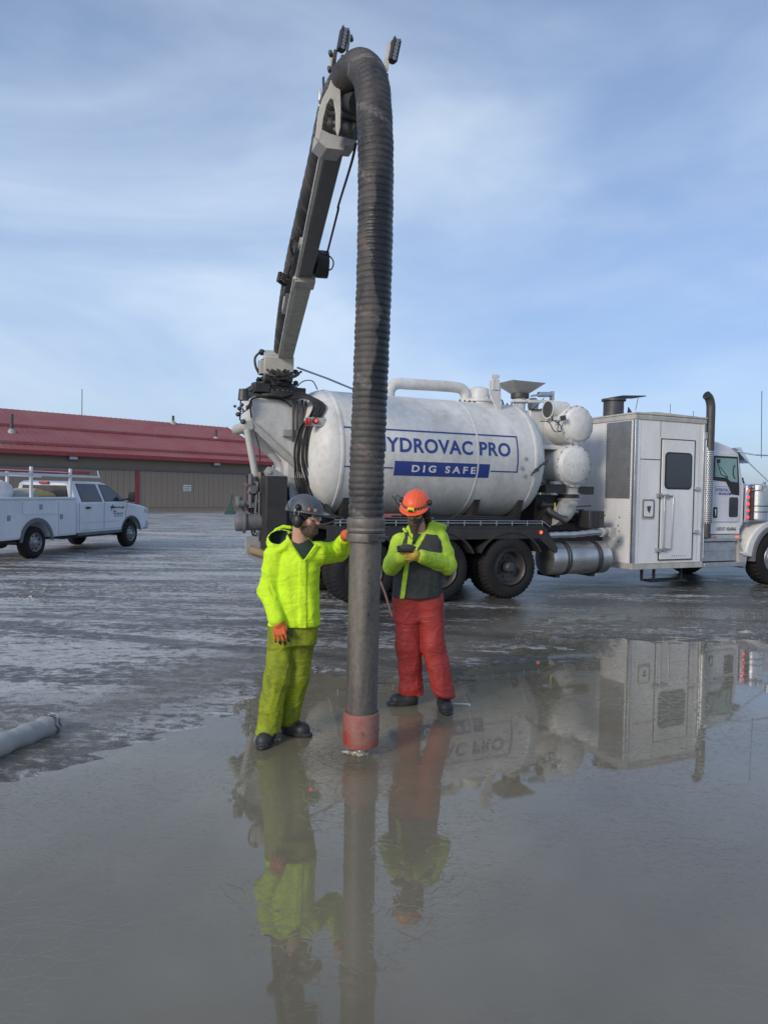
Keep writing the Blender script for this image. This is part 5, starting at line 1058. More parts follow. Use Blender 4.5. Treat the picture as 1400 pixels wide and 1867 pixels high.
# ------------------------------------------------------------------ person 2 (red trousers, orange helmet)
g2=ground(770,1287); O2=np.array([g2[0],g2[1],0.])
def A2(x,y,Yd): return atY(x,y,Yd)-O2
p2=thing('person','person in lime and charcoal jacket, red trousers and orange hard hat, looking down','person',tuple(O2))
z2=lambda y,Yd=5.87: A2(765,y,Yd)[2]; x2=lambda x,y,Yd=5.87: A2(x,y,Yd)[0]
sR,sL=A2(731,987,5.90),A2(801,985,5.92); eR,eL=A2(714,1032,5.86),A2(816,1030,5.88); wR,wL=A2(729,1018,5.63),A2(768,1014,5.64)
tor2=[(z2(1089),x2(759,1089),.02,.200,.150),(z2(1070),x2(760,1070),.02,.195,.150),(z2(1035),x2(763,1035),.03,.190,.145),(z2(1005),x2(765,1005),.03,.190,.140),(z2(985),x2(766,985),.035,.178,.125),(z2(970),x2(767,970),.045,.130,.10),(z2(955),x2(768,955),.055,.085,.085),(z2(947),x2(769,947),.06,.075,.08)]
def tors2(P): return loft(P,tor2,-.08,2.5)
def slv2(P):
    a=smin(cap(P,sR,eR,.078,.072),cap(P,eR,wR,.070,.050),.02); b=smin(cap(P,sL,eL,.082,.076),cap(P,eL,wL,.074,.052),.02); return a,b
hd2=A2(758,931,5.80); nk2=A2(766,962,5.90)
def jk2(P):
    a,b=slv2(P); a=a+folds(P,.012,12,(.4,.3,1),seed=21); b=b+folds(P,.010,10,(.5,.3,1),seed=22)+folds(P,.018,16,(1,.2,.3),seed=23,mask=np.clip(1-np.linalg.norm(P-eL,axis=-1)/.22,0,1))
    t=tors2(P)+folds(P,.013,6,(1,.3,.2),seed=24)+folds(P,.006,9,(.5,.2,1),seed=25); o=sU(.014,t,a); o=smin(o,b,.014)
    px_=x2(739,1040)+(P[...,2]-z2(1040))*.12; o=smin(o,np.maximum(np.maximum(np.abs(P[...,0]-px_)-.020,np.abs(t)-.012),P[...,1]-.0),.004)
    for e in ((-.065,.085,.085),(.095,.08,.105)): o=smin(o,cap(P,A2(751,988,5.745),A2(751,985,5.745)+np.array(e),.007,.014),.012)
    hc=A2(782,958,5.99); sh=np.abs(ell(P,hc,(.14,.115,.08)))-.012; sh=np.maximum(sh,P[...,2]-hc[2]-.045+.25*(P[...,0]-hc[0])); o=smin(o,sh,.02)
    o=smax(o,-ell(P,nk2+np.array((-.01,-.05,.05)),(.075,.10,.10)),.01)
    return smax(o,-(P[...,2]-z2(1089)+.06*(P[...,0]-x2(760,1089))*0),.006)
def jm2(Pf):
    t=tors2(Pf); a,b=slv2(Pf); yoke=z2(974)-.10*np.abs(Pf[:,0]-x2(748,980))+.02
    lime=(np.minimum(a,b)<t-.004)|(Pf[:,2]>yoke)
    px_=x2(739,1040)+(Pf[:,2]-z2(1040))*.12; lime|=(np.abs(Pf[:,0]-px_)<.019)&(Pf[:,1]<0)
    lime|=(np.abs(Pf[:,0]-(px_+.045+(Pf[:,2]-z2(1000))*.45))<.024)&(Pf[:,1]<0)&(Pf[:,2]>z2(1003))
    return np.where(lime,0,1)
sdf_obj('jacket',jk2,(-.36,-.34,z2(1094)),(.42,.33,z2(935)),.0078,['limeb','charcoal'],p2,jm2,smooth=1)
hR,hL=A2(741,1092,5.90),A2(783,1092,5.90); kR,kL=A2(745,1180,5.90),A2(791,1178,5.86); aR,aL=A2(749,1262,5.93),A2(809,1262,5.80)
def tr2(P):
    a=smin(cap(P,hR,kR,.108,.098),cap(P,kR,aR,.098,.088),.03); b=smin(cap(P,hL,kL,.108,.094),cap(P,kL,aL,.093,.084),.03)
    a=a+folds(P,.014,5,(1,.2,.4),seed=31)+folds(P,.014,12,(-.3,0,1),seed=33,mask=np.clip((.36-P[...,2])/.2,0,1)+.2); b=b+folds(P,.014,5,(1,.2,-.4),seed=34)+folds(P,.014,12,(.4,0,1),seed=35,mask=np.clip((.36-P[...,2])/.2,0,1)+.2)
    o=smin(a,b,.018); o=smin(o,loft(P,[(z2(1130),x2(760,1130),.03,.185,.11),(z2(1070),x2(760,1070),.03,.18,.12)],0),.05); 
    o=smax(o,-(P[...,2]-np.where(P[...,0]<(aR[0]+aL[0])/2,.085,.095)),.006)
    return smax(o,-smin(cap(P,aR-np.array((0,0,.05)),aR,.074,.074),cap(P,aL-np.array((0,0,.05)),aL,.070,.07),.01),.006)
sdf_obj('trousers',tr2,(-.34,-.25,.05),(.36,.28,z2(1065)),.009,['redp'],p2,smooth=1)
boot(p2,(aR[0]+.02,aR[1]+.0,0),(aR[0]-.175,aR[1]-.04,0),w=.050); boot(p2,(aL[0]+.005,aL[1]+.05,0),(aL[0]+.02,aL[1]-.15,0))
f2,u2,r2=head_basis((-.30,-.86,-.42),(-.06,-.42,.9)); h2f,HL2,HB2=head_fn(hd2,f2,u2,r2)
def body2(P):
    o=h2f(P); o=smin(o,cap(P,HL2(0,-.03,-.05),nk2-np.array((0,0,.10)),.054,.062),.02); o=smin(o,loft(P,[(z,cx,cy,rx*.7,ry*.7) for z,cx,cy,rx,ry in tor2[:-2]],-.08),.03)
    for a,b,ra,rb in ((sR,eR,.045,.04),(eR,wR,.038,.03),(sL,eL,.045,.04),(eL,wL,.038,.03),(hR,kR,.08,.055),(kR,aR,.055,.035),(hL,kL,.08,.055),(kL,aL,.055,.035)): o=smin(o,cap(P,a,b,ra,rb),.02)
    return o
sdf_obj('body',body2,(-.34,-.30,.05),(.38,.28,hd2[2]+.18),.0070,['skin'],p2,smooth=1)
eyes(p2,HL2,f2,u2)
a=np.array([HL2(x,y,z) for x in (-.13,.13) for y in (-.18,.16) for z in (-.30,.15)])
sdf_obj('beard',beardf(HL2,hd2,HB2,.15),a.min(0),a.max(0),.004,['beard'],p2,smooth=1)
def hair2(P):
    q=(P-hd2)@HB2; o=ell(q,(0,-.02,.02),(.088,.108,.095)); o=smin(o,ell(q,(0,-.085,-.055),(.085,.055,.10)),.03); o=smin(o,cap(q,(-.075,-.04,-.02),(-.085,-.07,-.12),.035,.03),.03)
    o=o+.008*(vnoise(q*np.array((1,1,.3)),60.)-.5); return np.maximum(o,q[...,1]-.035-.4*np.clip(q[...,2]-.06,-.1,1))
sdf_obj('hair',hair2,a.min(0),a.max(0),.005,['hair'],p2,smooth=1)
hat2,H2=hat(p2,hd2+u2*.010,f2,u2,r2,'hatorange')
muffs(HL2,r2,f2,u2,p2)
m=MB(); band=[]
for an in np.linspace(-110,110,40): a_=R(an); x_,y_=math.sin(a_),math.cos(a_); band.append(H2(x_*.114,y_*.139-.012,.064))
for p_,q_ in zip(band[:-1],band[1:]): m.bar(p_,q_,.006,.020,up=u2)
hb_=m.build('headlamp_strap','blk',p2)
m=MB()
for k in range(1,39,2): p_=(band[k]+band[k+1 if k<38 else k])/2; d_=unit(band[min(k+1,39)]-band[k-1]); n_=np.cross(d_,u2); n_=n_*np.sign(n_@(p_-H2(0,0,.06))); m.obox(p_+n_*.004,(d_,n_,u2),(.004,.003,.014))
m.build('strap_stripes','textwhite',hb_)
hl=MB().obox(H2(.0,.140,.066),(r2,f2,u2),(.060,.022,.036)).build('headlamp','yel',p2,bevel=.008); MB().obox(H2(0,.1525,.060),(r2,f2,u2),(.036,.004,.014)).build('headlamp_lens','blk',hl)
m=MB(); m.tube(bez([HL2(.118,.0,.07),HL2(.15,-.02,.11),HL2(.17,-.02,.10),HL2(.165,.0,.06),HL2(.13,.01,.03)],24),.0028,6); m.tube([HL2(.13,.02,.03),HL2(.20,-.01,.11)],.0035,6); m.tube(bez([HL2(-.10,.03,-.03),HL2(-.07,.08,-.055),HL2(-.02,.11,-.05)],14),.003,6); m.ellip(HL2(-.015,.112,-.05),(.009,.009,.007),8,6); m.build('headset_wires','blk',p2)
m=MB()
for s_ in (-1,1): m.ellip(HL2(s_*.034,.100,.012),(.027,.006,.017),12,6,ax=np.stack([r2,f2,u2]))
m.tube(bez([HL2(.08,.03,.02),HL2(.045,.095,.022),HL2(.0,.108,.024),HL2(-.045,.095,.022),HL2(-.08,.03,.02)],14),.003,6); m.build('sunglasses','glass',p2)
# hands holding the phone
L_=hand_parts(A2(760,1013,5.60),(-1,.0,.05),(.0,-.93,-.35),-1,curl=(20,38,28),sc=1.02,thumb=42,fat=1.12)
glove('glove',L_,['gyellow'],p2,cuff=(A2(767,1014,5.65),A2(756,1012,5.60),.043,.038),res=.0038)
L_=hand_parts(A2(728,1017,5.66),(.45,-.5,.42),(-.35,-.5,-.75),1,curl=(25,40,30),sc=1.0,thumb=38,fat=1.22)
glove('glove',L_,['gyellow'],p2,cuff=(A2(724,1021,5.70),A2(728,1016,5.66),.041,.038),res=.0038)
pc_=atY(738,1001,5.585); ph_=MB(); n_=unit((0.05,-.45,.85)); x_=unit((1,.05,.0)); y_=np.cross(n_,x_)
ph_.obox((0,0,0),(x_,y_,n_),(.125,.075,.026)); phn=ph_.build('phone','blk',bevel=.010,seg=3); phn.location=tuple(pc_); tag(phn,'dark handheld device in the yellow gloves of the person in red trousers','phone')
MB().obox(n_*.0115,(x_,y_,n_),(.105,.06,.001)).build('screen','glass',phn)
MB().ellip(n_*.0+y_*-.0+x_*.02+np.array((0,.0,.012)),(.07,.035,.022),14,8,ax=np.stack([x_,y_,n_])).build('case_cover','charcoal',phn)
# ================================================================== pickup truck
KO=ground(61,1019); KA=R(77.5); ke=np.array([math.cos(KA),math.sin(KA),0]); kn=np.array([-math.sin(KA),math.cos(KA),0])
pk=thing('pickup_truck','white crew cab utility pickup with side boxes and ladder rack','pickup truck',(KO[0],KO[1],0),KA)
PW=1.98; FX=4.22; RXk=.10
def arch(cx,cz,r,a0,a1,n=14): return [(cx+r*math.cos(R(a)),cz+r*math.sin(R(a))) for a in np.linspace(a0,a1,n)]
body=[(1.66,.52),(FX-.56,.52)]+arch(FX,.40,.52,166,12)+[(FX+.55,.50),(5.12,.55),(5.17,.80),(5.16,1.02),(5.06,1.16),(4.75,1.24),(3.95,1.33),(3.75,1.36),(1.66,1.36)]
kb=MB().prism(body,.0,PW).build('body','pickwhite',pk,bevel=.045,seg=3)
gh=MB(); lowp=[(1.66,1.34),(4.05,1.34),(3.22,1.86),(3.0,1.915),(1.78,1.92),(1.66,1.86)]; ins=[.02,.02,.20,.22,.22,.20]
gh.add([(x,i,z) for (x,z),i in zip(lowp,ins)]+[(x,PW-i,z) for (x,z),i in zip(lowp,ins)],[tuple(range(6)),tuple(range(11,5,-1))]+[(i,i+6,(i+1)%6+6,(i+1)%6) for i in range(6)])
gho=gh.build('greenhouse','pickwhite',pk,bevel=.03,seg=2)
def gpt(x,z,off=.006): i=.02+(z-1.34)/(1.90-1.34)*.20; return (x,i-off,z)
def gpoly(name,pts,m_,off,parent=gho,both=True):
    b=MB(); k=len(pts); P=[gpt(x,z,off) for x,z in pts]; Q=[gpt(x,z,off-.004) for x,z in pts]
    b.add(P+Q,[tuple(range(k)),tuple(range(2*k-1,k-1,-1))]+[(i,i+k,(i+1)%k+k,(i+1)%k) for i in range(k)]); return b.build(name,m_,parent)
gpoly('window_gasket',[(1.90,1.37),(2.82,1.37),(2.72,1.85),(1.84,1.85)],'blk',.008); gpoly('rear_window',[(1.93,1.39),(2.79,1.39),(2.70,1.83),(1.87,1.83)],'glassteal' if False else 'glass',.012)
gpoly('window_gasket',[(2.93,1.37),(3.92,1.37),(3.80,1.48),(3.38,1.76),(3.22,1.84),(2.83,1.85)],'blk',.008); gpoly('front_window',[(2.96,1.39),(3.84,1.39),(3.76,1.48),(3.36,1.74),(3.20,1.82),(2.87,1.83)],'glass',.012)
m=MB(); m.add([(3.98,.10,1.38),(3.98,PW-.10,1.38),(3.27,PW-.26,1.86),(3.27,.26,1.86)],[(0,1,2,3)]); m.build('windscreen','glass',gho,fix=False)
m=MB(); m.add([(1.652,.25,1.42),(1.652,PW-.25,1.42),(1.652,PW-.32,1.80),(1.652,.32,1.80)],[(3,2,1,0)]); m.build('back_window','glass',gho,fix=False)
MB().box(1.60,1.68,.85,1.13,1.84,1.90).build('third_brake_lamp','red',gho,bevel=.01)
m=MB()
for pts in ([(1.76,.60),(1.76,1.34)],[(2.86,.60),(2.86,1.36)],[(3.93,.66),(3.93,1.10),(4.02,1.33)],[(1.76,.60),(3.93,.60)],): 
    for a,b_ in zip(pts[:-1],pts[1:]): m.bar((a[0],-.001,a[1]),(b_[0],-.001,b_[1]),.004,.012,up=(0,-1,0))
m.bar((1.70,-.001,.80),(3.65,-.001,.80),.004,.008,up=(0,-1,0)); m.build('door_gaps','archgrey',kb)
for x in (2.03,3.16): m=MB(); m.box(x,x+.20,-.035,-.004,1.19,1.225); m.ellip((x+.10,-.0,1.205),(.10,.012,.035)); m.build('door_handle','blk',kb)
MB().box(1.70,3.66,-.02,.05,.46,.54).build('rocker','archgrey',kb,bevel=.01)
m=MB(); m.box(-1.6,4.9,.25,.40,.42,.60); m.box(-1.6,4.9,PW-.4,PW-.25,.42,.60); m.box(1.5,3.6,.3,1.7,.38,.5); m.cyl((RXk,.3,.38),(RXk,PW-.3,.38),.07); m.cyl((FX,.3,.38),(FX,PW-.3,.38),.05); m.ellip((RXk,PW/2,.38),(.18,.16,.17)); m.box(FX-.5,FX+.5,.28,PW-.28,.45,.9); m.build('underbody','black',pk)
mr=MB(); mr.obox((3.92,-.20,1.50),((.9,.2,0),(-.2,.9,0),(0,0,1)),(.10,.20,.30)); mr.bar((3.80,.02,1.42),(3.88,-.14,1.44),.05,.05); mr.build('mirror','blk',pk,bevel=.03)
MB().obox((3.92,PW+.2,1.50),((1,0,0),(0,1,0),(0,0,1)),(.10,.20,.30)).build('mirror','blk',pk,bevel=.03)
MB().box(4.96,5.20,-.01,PW+.01,.50,.80).build('front_bumper','lens',pk,bevel=.05)
MB().box(4.92,5.16,-.012,.16,1.0,1.15).build('headlight','lens',pk,bevel=.02)
m=MB(); m.prism(arch(FX,.40,.535,172,8)+arch(FX,.40,.505,8,172),-.012,.03); m.build('wheel_arch_lip','archgrey',kb)
# door lettering (hand painted style)
flat_text('Sourdough',3.20,3.86,1.145,1.235,-.003,bold=.003,extr=.001).build('lettering','textred',kb,fix=False); flat_text('Fuel',3.30,3.45,1.06,1.12,-.003,bold=.003,extr=.001).build('lettering','textdark',kb,fix=False)
flat_text('907-488-7754',3.32,3.80,.985,1.03,-.003,bold=.001,extr=.001).build('lettering','textdark',kb,fix=False); flat_text('FAIRBANKS ALASKA',3.34,3.76,.93,.958,-.003,extr=.001).build('lettering','textdark',kb,fix=False)
m=MB(); m.box(3.22,3.84,-.004,-.001,1.045,1.05); m.tube([(3.20,-.004,1.10),(3.25,-.004,1.2),(3.27,-.004,1.28),(3.23,-.004,1.22)],.010,5); m.build('lettering_flourish','textdark',kb)
# utility body
ub=[(-1.45,.50),(RXk-.56,.50)]+arch(RXk,.40,.50,168,12)+[(RXk+.56,.50),(1.60,.50),(1.60,1.44),(-1.45,1.44)]
for y0,y1 in ((-.02,.45),(PW-.45,PW+.02)):
    u_b=MB().prism(ub,y0,y1).build('side_box','pickwhite',pk,bevel=.012)
    MB().box(-1.47,1.63,y0-.02 if y0<0 else y0,y1 if y0<0 else y1+.02,1.44,1.50).build('box_rail','pickwhite',pk,bevel=.01)
    if y0<0:
        m=MB(); m.prism(arch(RXk,.40,.60,178,2)+arch(RXk,.40,.50,2,178),-.05,-.02); m.build('wheel_arch_flare','archgrey',u_b,bevel=.01)
        for a in ((-.40,.86,1.08,1.40),(.90,1.56,.54,1.40),(-1.40,-.45,.54,1.40)):
            dr_=MB().prism(rrect(*a,.02),-.034,-.0205).build('compartment_door','pickwhite',pk,bevel=.005)
            cx=(a[0]+a[1])/2 if a[1]-a[0]>1 else (a[0]+.09 if a[0]>.5 else a[1]-.62); cz=1.26 if a[2]>1 else 1.0
            if a[0]<-1: cx=-.85; cz=1.02
            m=MB(); m.prism(rrect(cx-.055,cx+.055,cz-.065,cz+.065,.015),-.040,-.0345); m.build('latch','mesh',dr_)
m=MB(); m.box(-1.45,1.6,.45,PW-.45,.95,1.0); m.box(1.56,1.62,.45,PW-.45,1.0,1.44); m.box(-1.47,-1.42,.45,PW-.45,.95,1.40); m.box(-1.6,-1.45,.0,PW,.5,.62); m.build('bed_floor','pickwhite',pk)
# wheels
def pwheel(cx,y0,flip):
    w=tyre_mb(.395,.27,.235,lug=.010,nl=40,n=120).build('wheel','rub',pk); w.location=(cx,y0,.395)
    r=MB(); r.lathe((0,0,0),(0,1,0),[(.01,.24),(.0,.225),(.03,.215),(.055,.20),(.05,.12),(.03,.09),(.0,.075),(-.01,.06),(-.015,0)],36,close=False); ro=r.build('rim','mesh',w)
    h=MB(); 
    for k in range(8): a=2*math.pi*(k+.5)/8; h.lathe((.165*math.cos(a),.046,.165*math.sin(a)),(0,-1,0),[(0,.026),(.012,.024)],8)
    h.build('rim_openings','blk',w)
    h=MB(); [h.cyl((.095*math.cos(2*math.pi*k/8),.03,.095*math.sin(2*math.pi*k/8)),(.095*math.cos(2*math.pi*k/8),.0,.095*math.sin(2*math.pi*k/8)),.011,n=6) for k in range(8)]; h.build('wheel_nuts','alu',w)
    if flip: w.rotation_euler=(0,0,math.pi)
    return w
wk=pwheel(RXk,.0,False)
for cx,y,fl in ((FX,.0,0),(RXk,PW,1),(FX,PW,1)): copy_part(wk,pk,(cx,y,.395),math.pi if fl else 0)
# rack
m=MB()
for x in (-.04,1.42): 
    for y in (.03,PW-.03): m.box(x-.035,x+.035,y-.03,y+.03,1.50,2.24)
    m.box(x-.03,x+.03,.0,PW,2.04,2.09)
for y in (.05,PW-.05): m.box(-1.4,2.72,y-.02,y+.02,2.02,2.08); 
m.box(-1.4,1.42,.03,.07,2.13,2.15); m.bar((2.70,.05,2.05),(2.62,.05,2.22),.03,.03); m.build('ladder_rack','pickwhite',pk,bevel=.006)
pkm=Matrix.Translation((KO[0],KO[1],0))@Matrix.Rotation(KA,4,'Z')
def onpk(o,p): o.matrix_world=pkm@Matrix.Translation(p); return o
m=MB(); 
for y in (0,.36): m.box(-1.4,2.45,y,y+.035,-.035,.045)
for k in range(13): m.cyl((-1.3+.3*k,0,.0),(-1.3+.3*k,.39,.0),.016,n=8)
la=m.build('ladder','redladder'); onpk(la,(0,.16,2.145)); tag(la,'red fibreglass ladder lying along the rack of the white pickup','ladder')
m=MB(); m.box(-.02,.02,-.03,-.005,-.03,.03)
def blob(name,pos,r,matn,label,cat,seed,sq=1.):
    fn=lambda P: ell(P,(0,0,0),r)+.05*(vnoise(P+seed,6.)-.5)+.02*(vnoise(P+seed,15.)-.5)
    P_,F_=surf_nets(fn,[-q*1.3-.06 for q in r],[q*1.3+.06 for q in r],.03); me=bpy.data.meshes.new(name); me.from_pydata(P_.tolist(),[],F_.tolist()); me.materials.append(M[matn]); me.shade_smooth(); o=bpy.data.objects.new(name,me); C.objects.link(o); onpk(o,pos); tag(o,label,cat); return o
blob('white_bag',(-.30,.85,1.62),(.50,.35,.30),'foam','bulky white bag piled highest in the bed of the pickup','bag',1.)
blob('plastic_bundle',(.62,.85,1.52),(.42,.35,.18),'sock','crumpled grey plastic bundle in the pickup bed beside the yellow sheet','bundle',4.)
m=MB(); m.prism([(-.45,.0),(-.3,.22),(.4,.10),(.55,.0)],-.3,.3); o=m.build('folded_sheet','kraft',bevel=.03); onpk(o,(1.05,.85,1.50)); tag(o,'pale yellow folded sheet in the pickup bed right behind the cab','sheet')
m=MB(); an=np.linspace(0,2*math.pi,28); m.tube([(.16*math.cos(a),.03*math.sin(3*a),.16*math.sin(a)*.7) for a in an],.018,8); m.tube([(.12*math.cos(a),.05,.12*math.sin(a)*.7) for a in an],.016,8); o=m.build('cable_coil','copper'); onpk(o,(.90,.60,1.56)); tag(o,'coil of black cable leaning in front of the yellow sheet in the pickup bed','cable')
# ================================================================== building
sB=1.107; BO=atY(365,932.7,50*sB); BA=R(43); 
bl=thing('warehouse','long taupe building with a low red metal roof behind the pickup','building',(BO[0],BO[1],0),BA)
def bx_(u): return u*sB
def bz_(z): return (z-1.78)*sB+1.78
EZ=bz_(3.97); RZ=bz_(6.93); DEP=8*sB; X0,X1=-34.,6.0*sB; XE=6.68*sB
m=MB(); m.prism([(0,0),(2*DEP,0),(2*DEP,EZ),(DEP,RZ-.15),(0,EZ)],X0,X1,plane='yz'); wl_=m.build('wall','wall',bl)
m=MB(); th=.10; sl=(RZ-EZ)/DEP; ov=.55
m.prism([(-ov,EZ-ov*sl),(DEP,RZ),(DEP,RZ+th),(-ov,EZ-ov*sl+th)],X0-1,XE,plane='yz'); m.prism([(2*DEP+ov,EZ-ov*sl),(DEP,RZ),(DEP,RZ+th),(2*DEP+ov,EZ-ov*sl+th)],X0-1,XE,plane='yz'); rf=m.build('roof','roofred',bl)
m=MB()
for x in np.arange(X0-1,XE+.01,.42): m.bar((x,-ov,EZ-ov*sl+th+.012),(x,DEP,RZ+th+.012),.04,.05)
o=m.build('standing_seams','roofred',rf,fix=False); o['kind']='stuff'
for v_ in (.6,4.0*sB): 
    z=EZ+v_*sl+th; m=MB(); m.box(X0-1,XE,v_-.10,v_+.0,z,z+.17); m.build('snow_guard','roofred',rf)
m=MB(); m.box(X0-1,XE+.02,-ov-.05,-ov+.0,EZ-ov*sl-.16,EZ-ov*sl+th+.02); m.build('fascia','trimred',rf)
m=MB(); m.bar((XE+.02,-ov,EZ-ov*sl+.02),(XE+.02,DEP,RZ+.02),.05,.28); m.build('rake_trim','trimred',rf)
m=MB(); m.box(X0,X1,-.03,-.002,EZ-ov*sl-.2,EZ-.05); m.build('soffit_board','wall',bl)
def vents(u,v_,h,name,label=''):
    z=EZ+v_*sl+th; m=MB(); m.lathe((bx_(u),v_,z-.1),(0,0,1),[(0,.28),(.25,.22),(.35,.12)],14); o=m.build('vent_flashing','grey',rf); m=MB(); m.cyl((bx_(u),v_,z+.15),(bx_(u),v_,z+h),.11,n=12); m.build('vent_pipe','steel',rf)
# photo: flues at px 22, 394 and 315
for x,y,v_,h in ((22,797,3.,1.25),(394,791,4.7,.85),(316,772,8.6,.7)):
    d=ray(x,y); O=np.array([BO[0],BO[1],0]); nn=np.array([-math.sin(BA),math.cos(BA),0]); e_=np.array([math.cos(BA),math.sin(BA),0]); k=(v_-(CAM-O)@nn)/(d@nn); q=CAM+d*k-O; vents((q@e_)/sB,v_,h,'vent')
d=ray(150,757); k=(DEP-(CAM-O)@nn)/(d@nn); q=CAM+d*k-O; MB().cyl((q@e_,DEP,RZ),(q@e_,DEP,RZ+2.2),.03,n=6).build('roof_antenna','steel',bl)
def BU(x,y,v_=0):
    d=ray(x,y); k=(v_-(CAM-O)@nn)/(d@nn); q=CAM+d*k-O; return q@e_,q[2]
ur,_=BU(451,900); ul,_=BU(250,900); dt_=BU(350,862)[1]
# doors with individual boards
def slabdoor(u0,u1):
    D=MB().box(u0,u1,-.05,-.004,.0,dt_).build('sliding_door','door',bl)
    n=int((u1-u0)/.42); w=(u1-u0)/n; proto=None
    for i in range(n):
        if proto is None: proto=MB().box(.012,w-.012,-.075,-.051,.32,dt_-.03).build('board','door',D); proto.location=(u0,0,0)
        else: c=proto.copy(); C.objects.link(c); c.parent=D; c.location=(u0+i*w,0,0)
    MB().box(u0,u1,-.07,-.055,.0,.30).build('kick_board','door',D); MB().box(u0,u1,-.09,-.055,.30,.33).build('kick_rail','archgrey',D)
    return D
slabdoor(ul+.16,ur-.08); slabdoor(-22.,ul-.16)
for u in (ul,ur+.0): MB().box(u-.15 if u==ul else u-.05,u+.15 if u==ul else u+.05,-.12,-.005,0,dt_).build('red_door_post','trimred',bl)
MB().box(X0,X1,-.10,-.005,dt_+.02,dt_+.10).build('door_track','archgrey',bl)
for x,y in ((133,835),(394,846)): u,z=BU(x,y,-.1); o=MB().box(u-.32,u+.32,-.30,-.005,z-.16,z+.16).build('wall_pack_light','archgrey',bl,bevel=.03); MB().box(u-.26,u+.26,-.32,-.301,z-.10,z+.08).build('lens','lens',o)
u,z=BU(342,890,-.08); o=MB().box(u-.32,u+.32,-.10,-.08,z-.24,z+.24).build('door_sign','textwhite',bl); 
for k,(t_,c_) in enumerate((('NO PARKING','textdark'),('IN FRONT OF','textdark'),('THIS DOOR','textdark'))): flat_text(t_,u-.26,u+.26,z+.09-.14*k,z+.17-.14*k,-.103,extr=.002,bold=.004).build('lettering',c_,o,fix=False)
# handles on pad
m=MB(); m.box(X0,X1+3,-3.0,0,-.2,.02); 
pd=m.build('concrete_apron',mat('apron_concrete',(.16,.155,.15),.6,dirt=(.3,.31,.33),amt=.7,scale=.6)); pd.location=(BO[0],BO[1],0); pd.rotation_euler=(0,0,BA); tag(pd,kind='structure')
gj=ground(420,930); m=MB(); m.box(-.35,.35,-.2,.2,0,.22); m.prism([(-.25,.22),(.25,.22),(.08,.75),(-.08,.75)],-.08,.08); m.cyl((0,0,.7),(0.12,0,1.3),.05); m.box(.05,.2,-.06,.06,1.2,1.4); o=m.build('machine_stand',mat('dull_green_metal',(.02,.07,.06),.6),bevel=.01); o.location=tuple(atY(420,931,50)[:2])+(0.,); tag(o,'small dark green metal stand in front of the sliding door','stand')
m=MB(); wa=atY(432,785,62); wb=atY(560,832,90); m.tube(bez([wa,(wa+wb)/2-np.array((0,0,.3)),wb],16),.03,5); o=m.build('overhead_wire','steel'); tag(o,'thin dark overhead wire running down behind the truck boom pedestal','wire')
# ================================================================== trees and far ground
def conifer(name,x,y,h,seed,label,group=None,w=.2):
    rg=np.random.default_rng(seed); t_=thing(name,label,'tree',(x,y,0),0,group)
    MB().cyl((0,0,0),(0,0,h),.02*h,.004*h,8).build('trunk','bark',t_)
    N_=900; V_=[];F_=[]
    for i in range(N_):
        f=rg.random()**.75; z=h*(.08+.9*f); r=h*w*(1-f)**.85*(.55+.45*rg.random())*(1+.25*math.sin(z*6+seed)); a=rg.random()*6.283; c_=np.array((r*math.cos(a),r*math.sin(a),z-.15*r)); s_=h*.028*(1.3-.6*f)
        d=np.array((math.cos(a),math.sin(a),-.35)); q=np.cross(d,(0,0,1)); V_+=[c_-d*s_*2,c_+q*s_*.7,c_+d*s_*1.6-np.array((0,0,s_*.4)),c_-q*s_*.7+np.array((0,0,s_*.3))]; F_.append((4*i,4*i+1,4*i+2,4*i+3))
    me=bpy.data.meshes.new('crown'); me.from_pydata([tuple(v) for v in V_],[],F_); me.materials.append(M['needle']); o=bpy.data.objects.new('crown',me); C.objects.link(o); o.parent=t_; return t_
p=atY(1352,900,95); conifer('spruce_tree',p[0],p[1],4.6,3,'dark pointed spruce seen between the truck cab and its mirror')
p=atY(1377,900,105); conifer('spruce_tree',p[0],p[1],3.9,5,'smaller dark spruce just right of the pointed one beside the truck hood')
def bare(name,x,y,h,seed,label):
    rg=np.random.default_rng(seed); t_=thing(name,label,'tree',(x,y,0)); m=MB()
    m.cyl((0,0,0),(0,0,h*.9),.012*h,.003*h,6)
    m.build('trunk','bark',t_); m=MB()
    for i in range(130):
        z=h*(.25+.7*rg.random()); a=rg.random()*6.28; l=h*.28*(1.1-z/h)*(.6+.6*rg.random()); b0_=np.array((0,0,z)); b1_=b0_+np.array((math.cos(a)*l,math.sin(a)*l,l*1.1)); m.tube([b0_,b1_],.004*h*.6,4)
        for k in range(2): c_=b0_+(b1_-b0_)*rg.random(); m.tube([c_,c_+rg.normal(0,.3,3)*l+np.array((0,0,l*.3))],.0018*h,3)
    m.build('crown','bark',t_)
p=atY(500,900,105); bare('bare_tree',p[0],p[1],8.2,8,'leafless grey tree showing over the right roof end of the red roofed building')
p=atY(1392,900,85); bare('bare_tree',p[0],p[1],3.9,9,'leafless shrubby tree at the right edge beyond the truck mirror')
rg=np.random.default_rng(4); V_=[];F_=[]; i=0
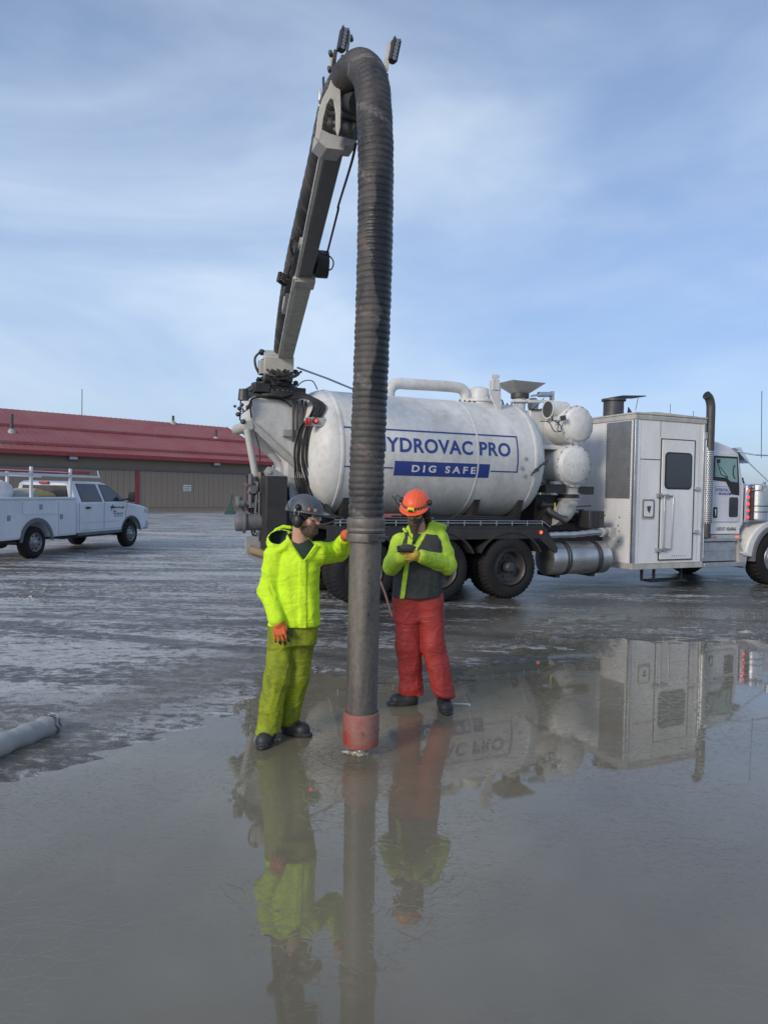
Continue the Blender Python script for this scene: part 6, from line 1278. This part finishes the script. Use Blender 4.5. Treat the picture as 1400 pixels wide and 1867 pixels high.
for k in range(900):
    a=R(rg.uniform(-50,230)); d=rg.uniform(190,260); 
    if k<500: a=R(rg.uniform(30,150))
    x=math.cos(a)*d; y=math.sin(a)*d; h=rg.uniform(3.,6.2); w=h*rg.uniform(.13,.2); n_=6
    for lv in range(3):
        z0=h*(.05+.28*lv); z1=z0+h*.42; r0=w*(1-.28*lv)
        for j in range(n_): an=6.283*j/n_; V_.append((x+r0*math.cos(an)*rg.uniform(.7,1.3),y+r0*math.sin(an)*rg.uniform(.7,1.3),z0+rg.uniform(-.1,.1)*h))
        V_.append((x,y,z1)); F_+=[(i+j,i+(j+1)%n_,i+n_) for j in range(n_)]; i+=n_+1
me=bpy.data.meshes.new('distant_treeline'); me.from_pydata(V_,[],F_); me.materials.append(M['needle']); o=bpy.data.objects.new('distant_treeline',me); C.objects.link(o); tag(o,'low dark line of distant spruces along the far edge of the lot','treeline',kind='stuff')
# ================================================================== small things on the ground
a,b_=ground(-60,1385,.085),ground(102,1318,.075); P=bez([a+(a-b_)*.4+np.array((0,-.05,0)),a,a+(b_-a)*.5+np.array((0,.02,.0)),b_-(b_-a)*.12,b_],40); n=len(P)
rr=np.array([.072+.004*math.sin(i*.9)+.003*math.sin(i*2.3) for i in range(n)]); rr[-1]=.02; rr[-2]=.052; rr[-3]=.068; P[-1][2]-=.01
m=MB(); m.tube(P,rr,28); o=m.build('layflat_hose','sock',sharp=80); tag(o,'grey white woven fabric hose lying on the ice at the left edge','hose')
m=MB(); c_=P[-10]; 
for k in (-9,-5): 
    q=P[k]; t_=unit(P[k+1]-P[k-1]); e1=unit(np.cross(t_,(0,0,1))); e2=np.cross(t_,e1); m.tube([q+(e1*math.cos(x)+e2*math.sin(x))*(rr[k]+.002)+t_*.015*math.sin(5*x) for x in np.linspace(-2.6,.6,16)],.004,5)
m.build('seam_threads','steel',o)
g=ground(716,1128); m=MB(); tp=atY(686,1040,10.3); m.tube([g,(g+tp)/2+np.array((.01,0,.01)),tp],.016,8); o=m.build('leaning_rod','wood' if False else mat('rusty_rod',(.16,.09,.07),.6)); tag(o,'thin rusty rod standing at a slant behind the dark tube beside the truck wheels','rod')
a,b_=ground(828,1283,.012),ground(856,1284,.012); m=MB(); m.tube([a,b_],.006,6); m.tube([b_,b_+np.array((0.0,-.02,-.008))],.006,6); o=m.build('white_stick','textwhite'); tag(o,'short white stick on the wet ground beside a black boot','stick')
# splash under the dig tube
rg=np.random.default_rng(2)
sc_=ground(660,1374)
def splash(P):
    q=P-sc_; o=cap(q,(0,0,-.02),(-.005,0,.05),.030,.016); o=smin(o,ell(q,(.0,0,.0),(.05,.04,.018)),.02); o=smin(o,cap(q,(-.07,.0,0),(-.13,-.01,.014),.016,.010),.015); o=smin(o,cap(q,(-.03,0,0),(-.09,-.01,.006),.018,.013),.02); return o+.022*(vnoise(P,38.)-.5)+.010*(vnoise(P,90.)-.5)
P_,F_=surf_nets(splash,sc_-np.array((.2,.1,.03)),sc_+np.array((.12,.1,.11)),.004); P_=P_-sc_; me=bpy.data.meshes.new('water_splash'); me.from_pydata(P_.tolist(),[],F_.tolist()); me.materials.append(M['water_foam']); me.shade_smooth(); o=bpy.data.objects.new('water_splash',me); C.objects.link(o); o.location=tuple(sc_); tag(o,'small splash of muddy water under the red end of the tube','splash',kind='stuff')
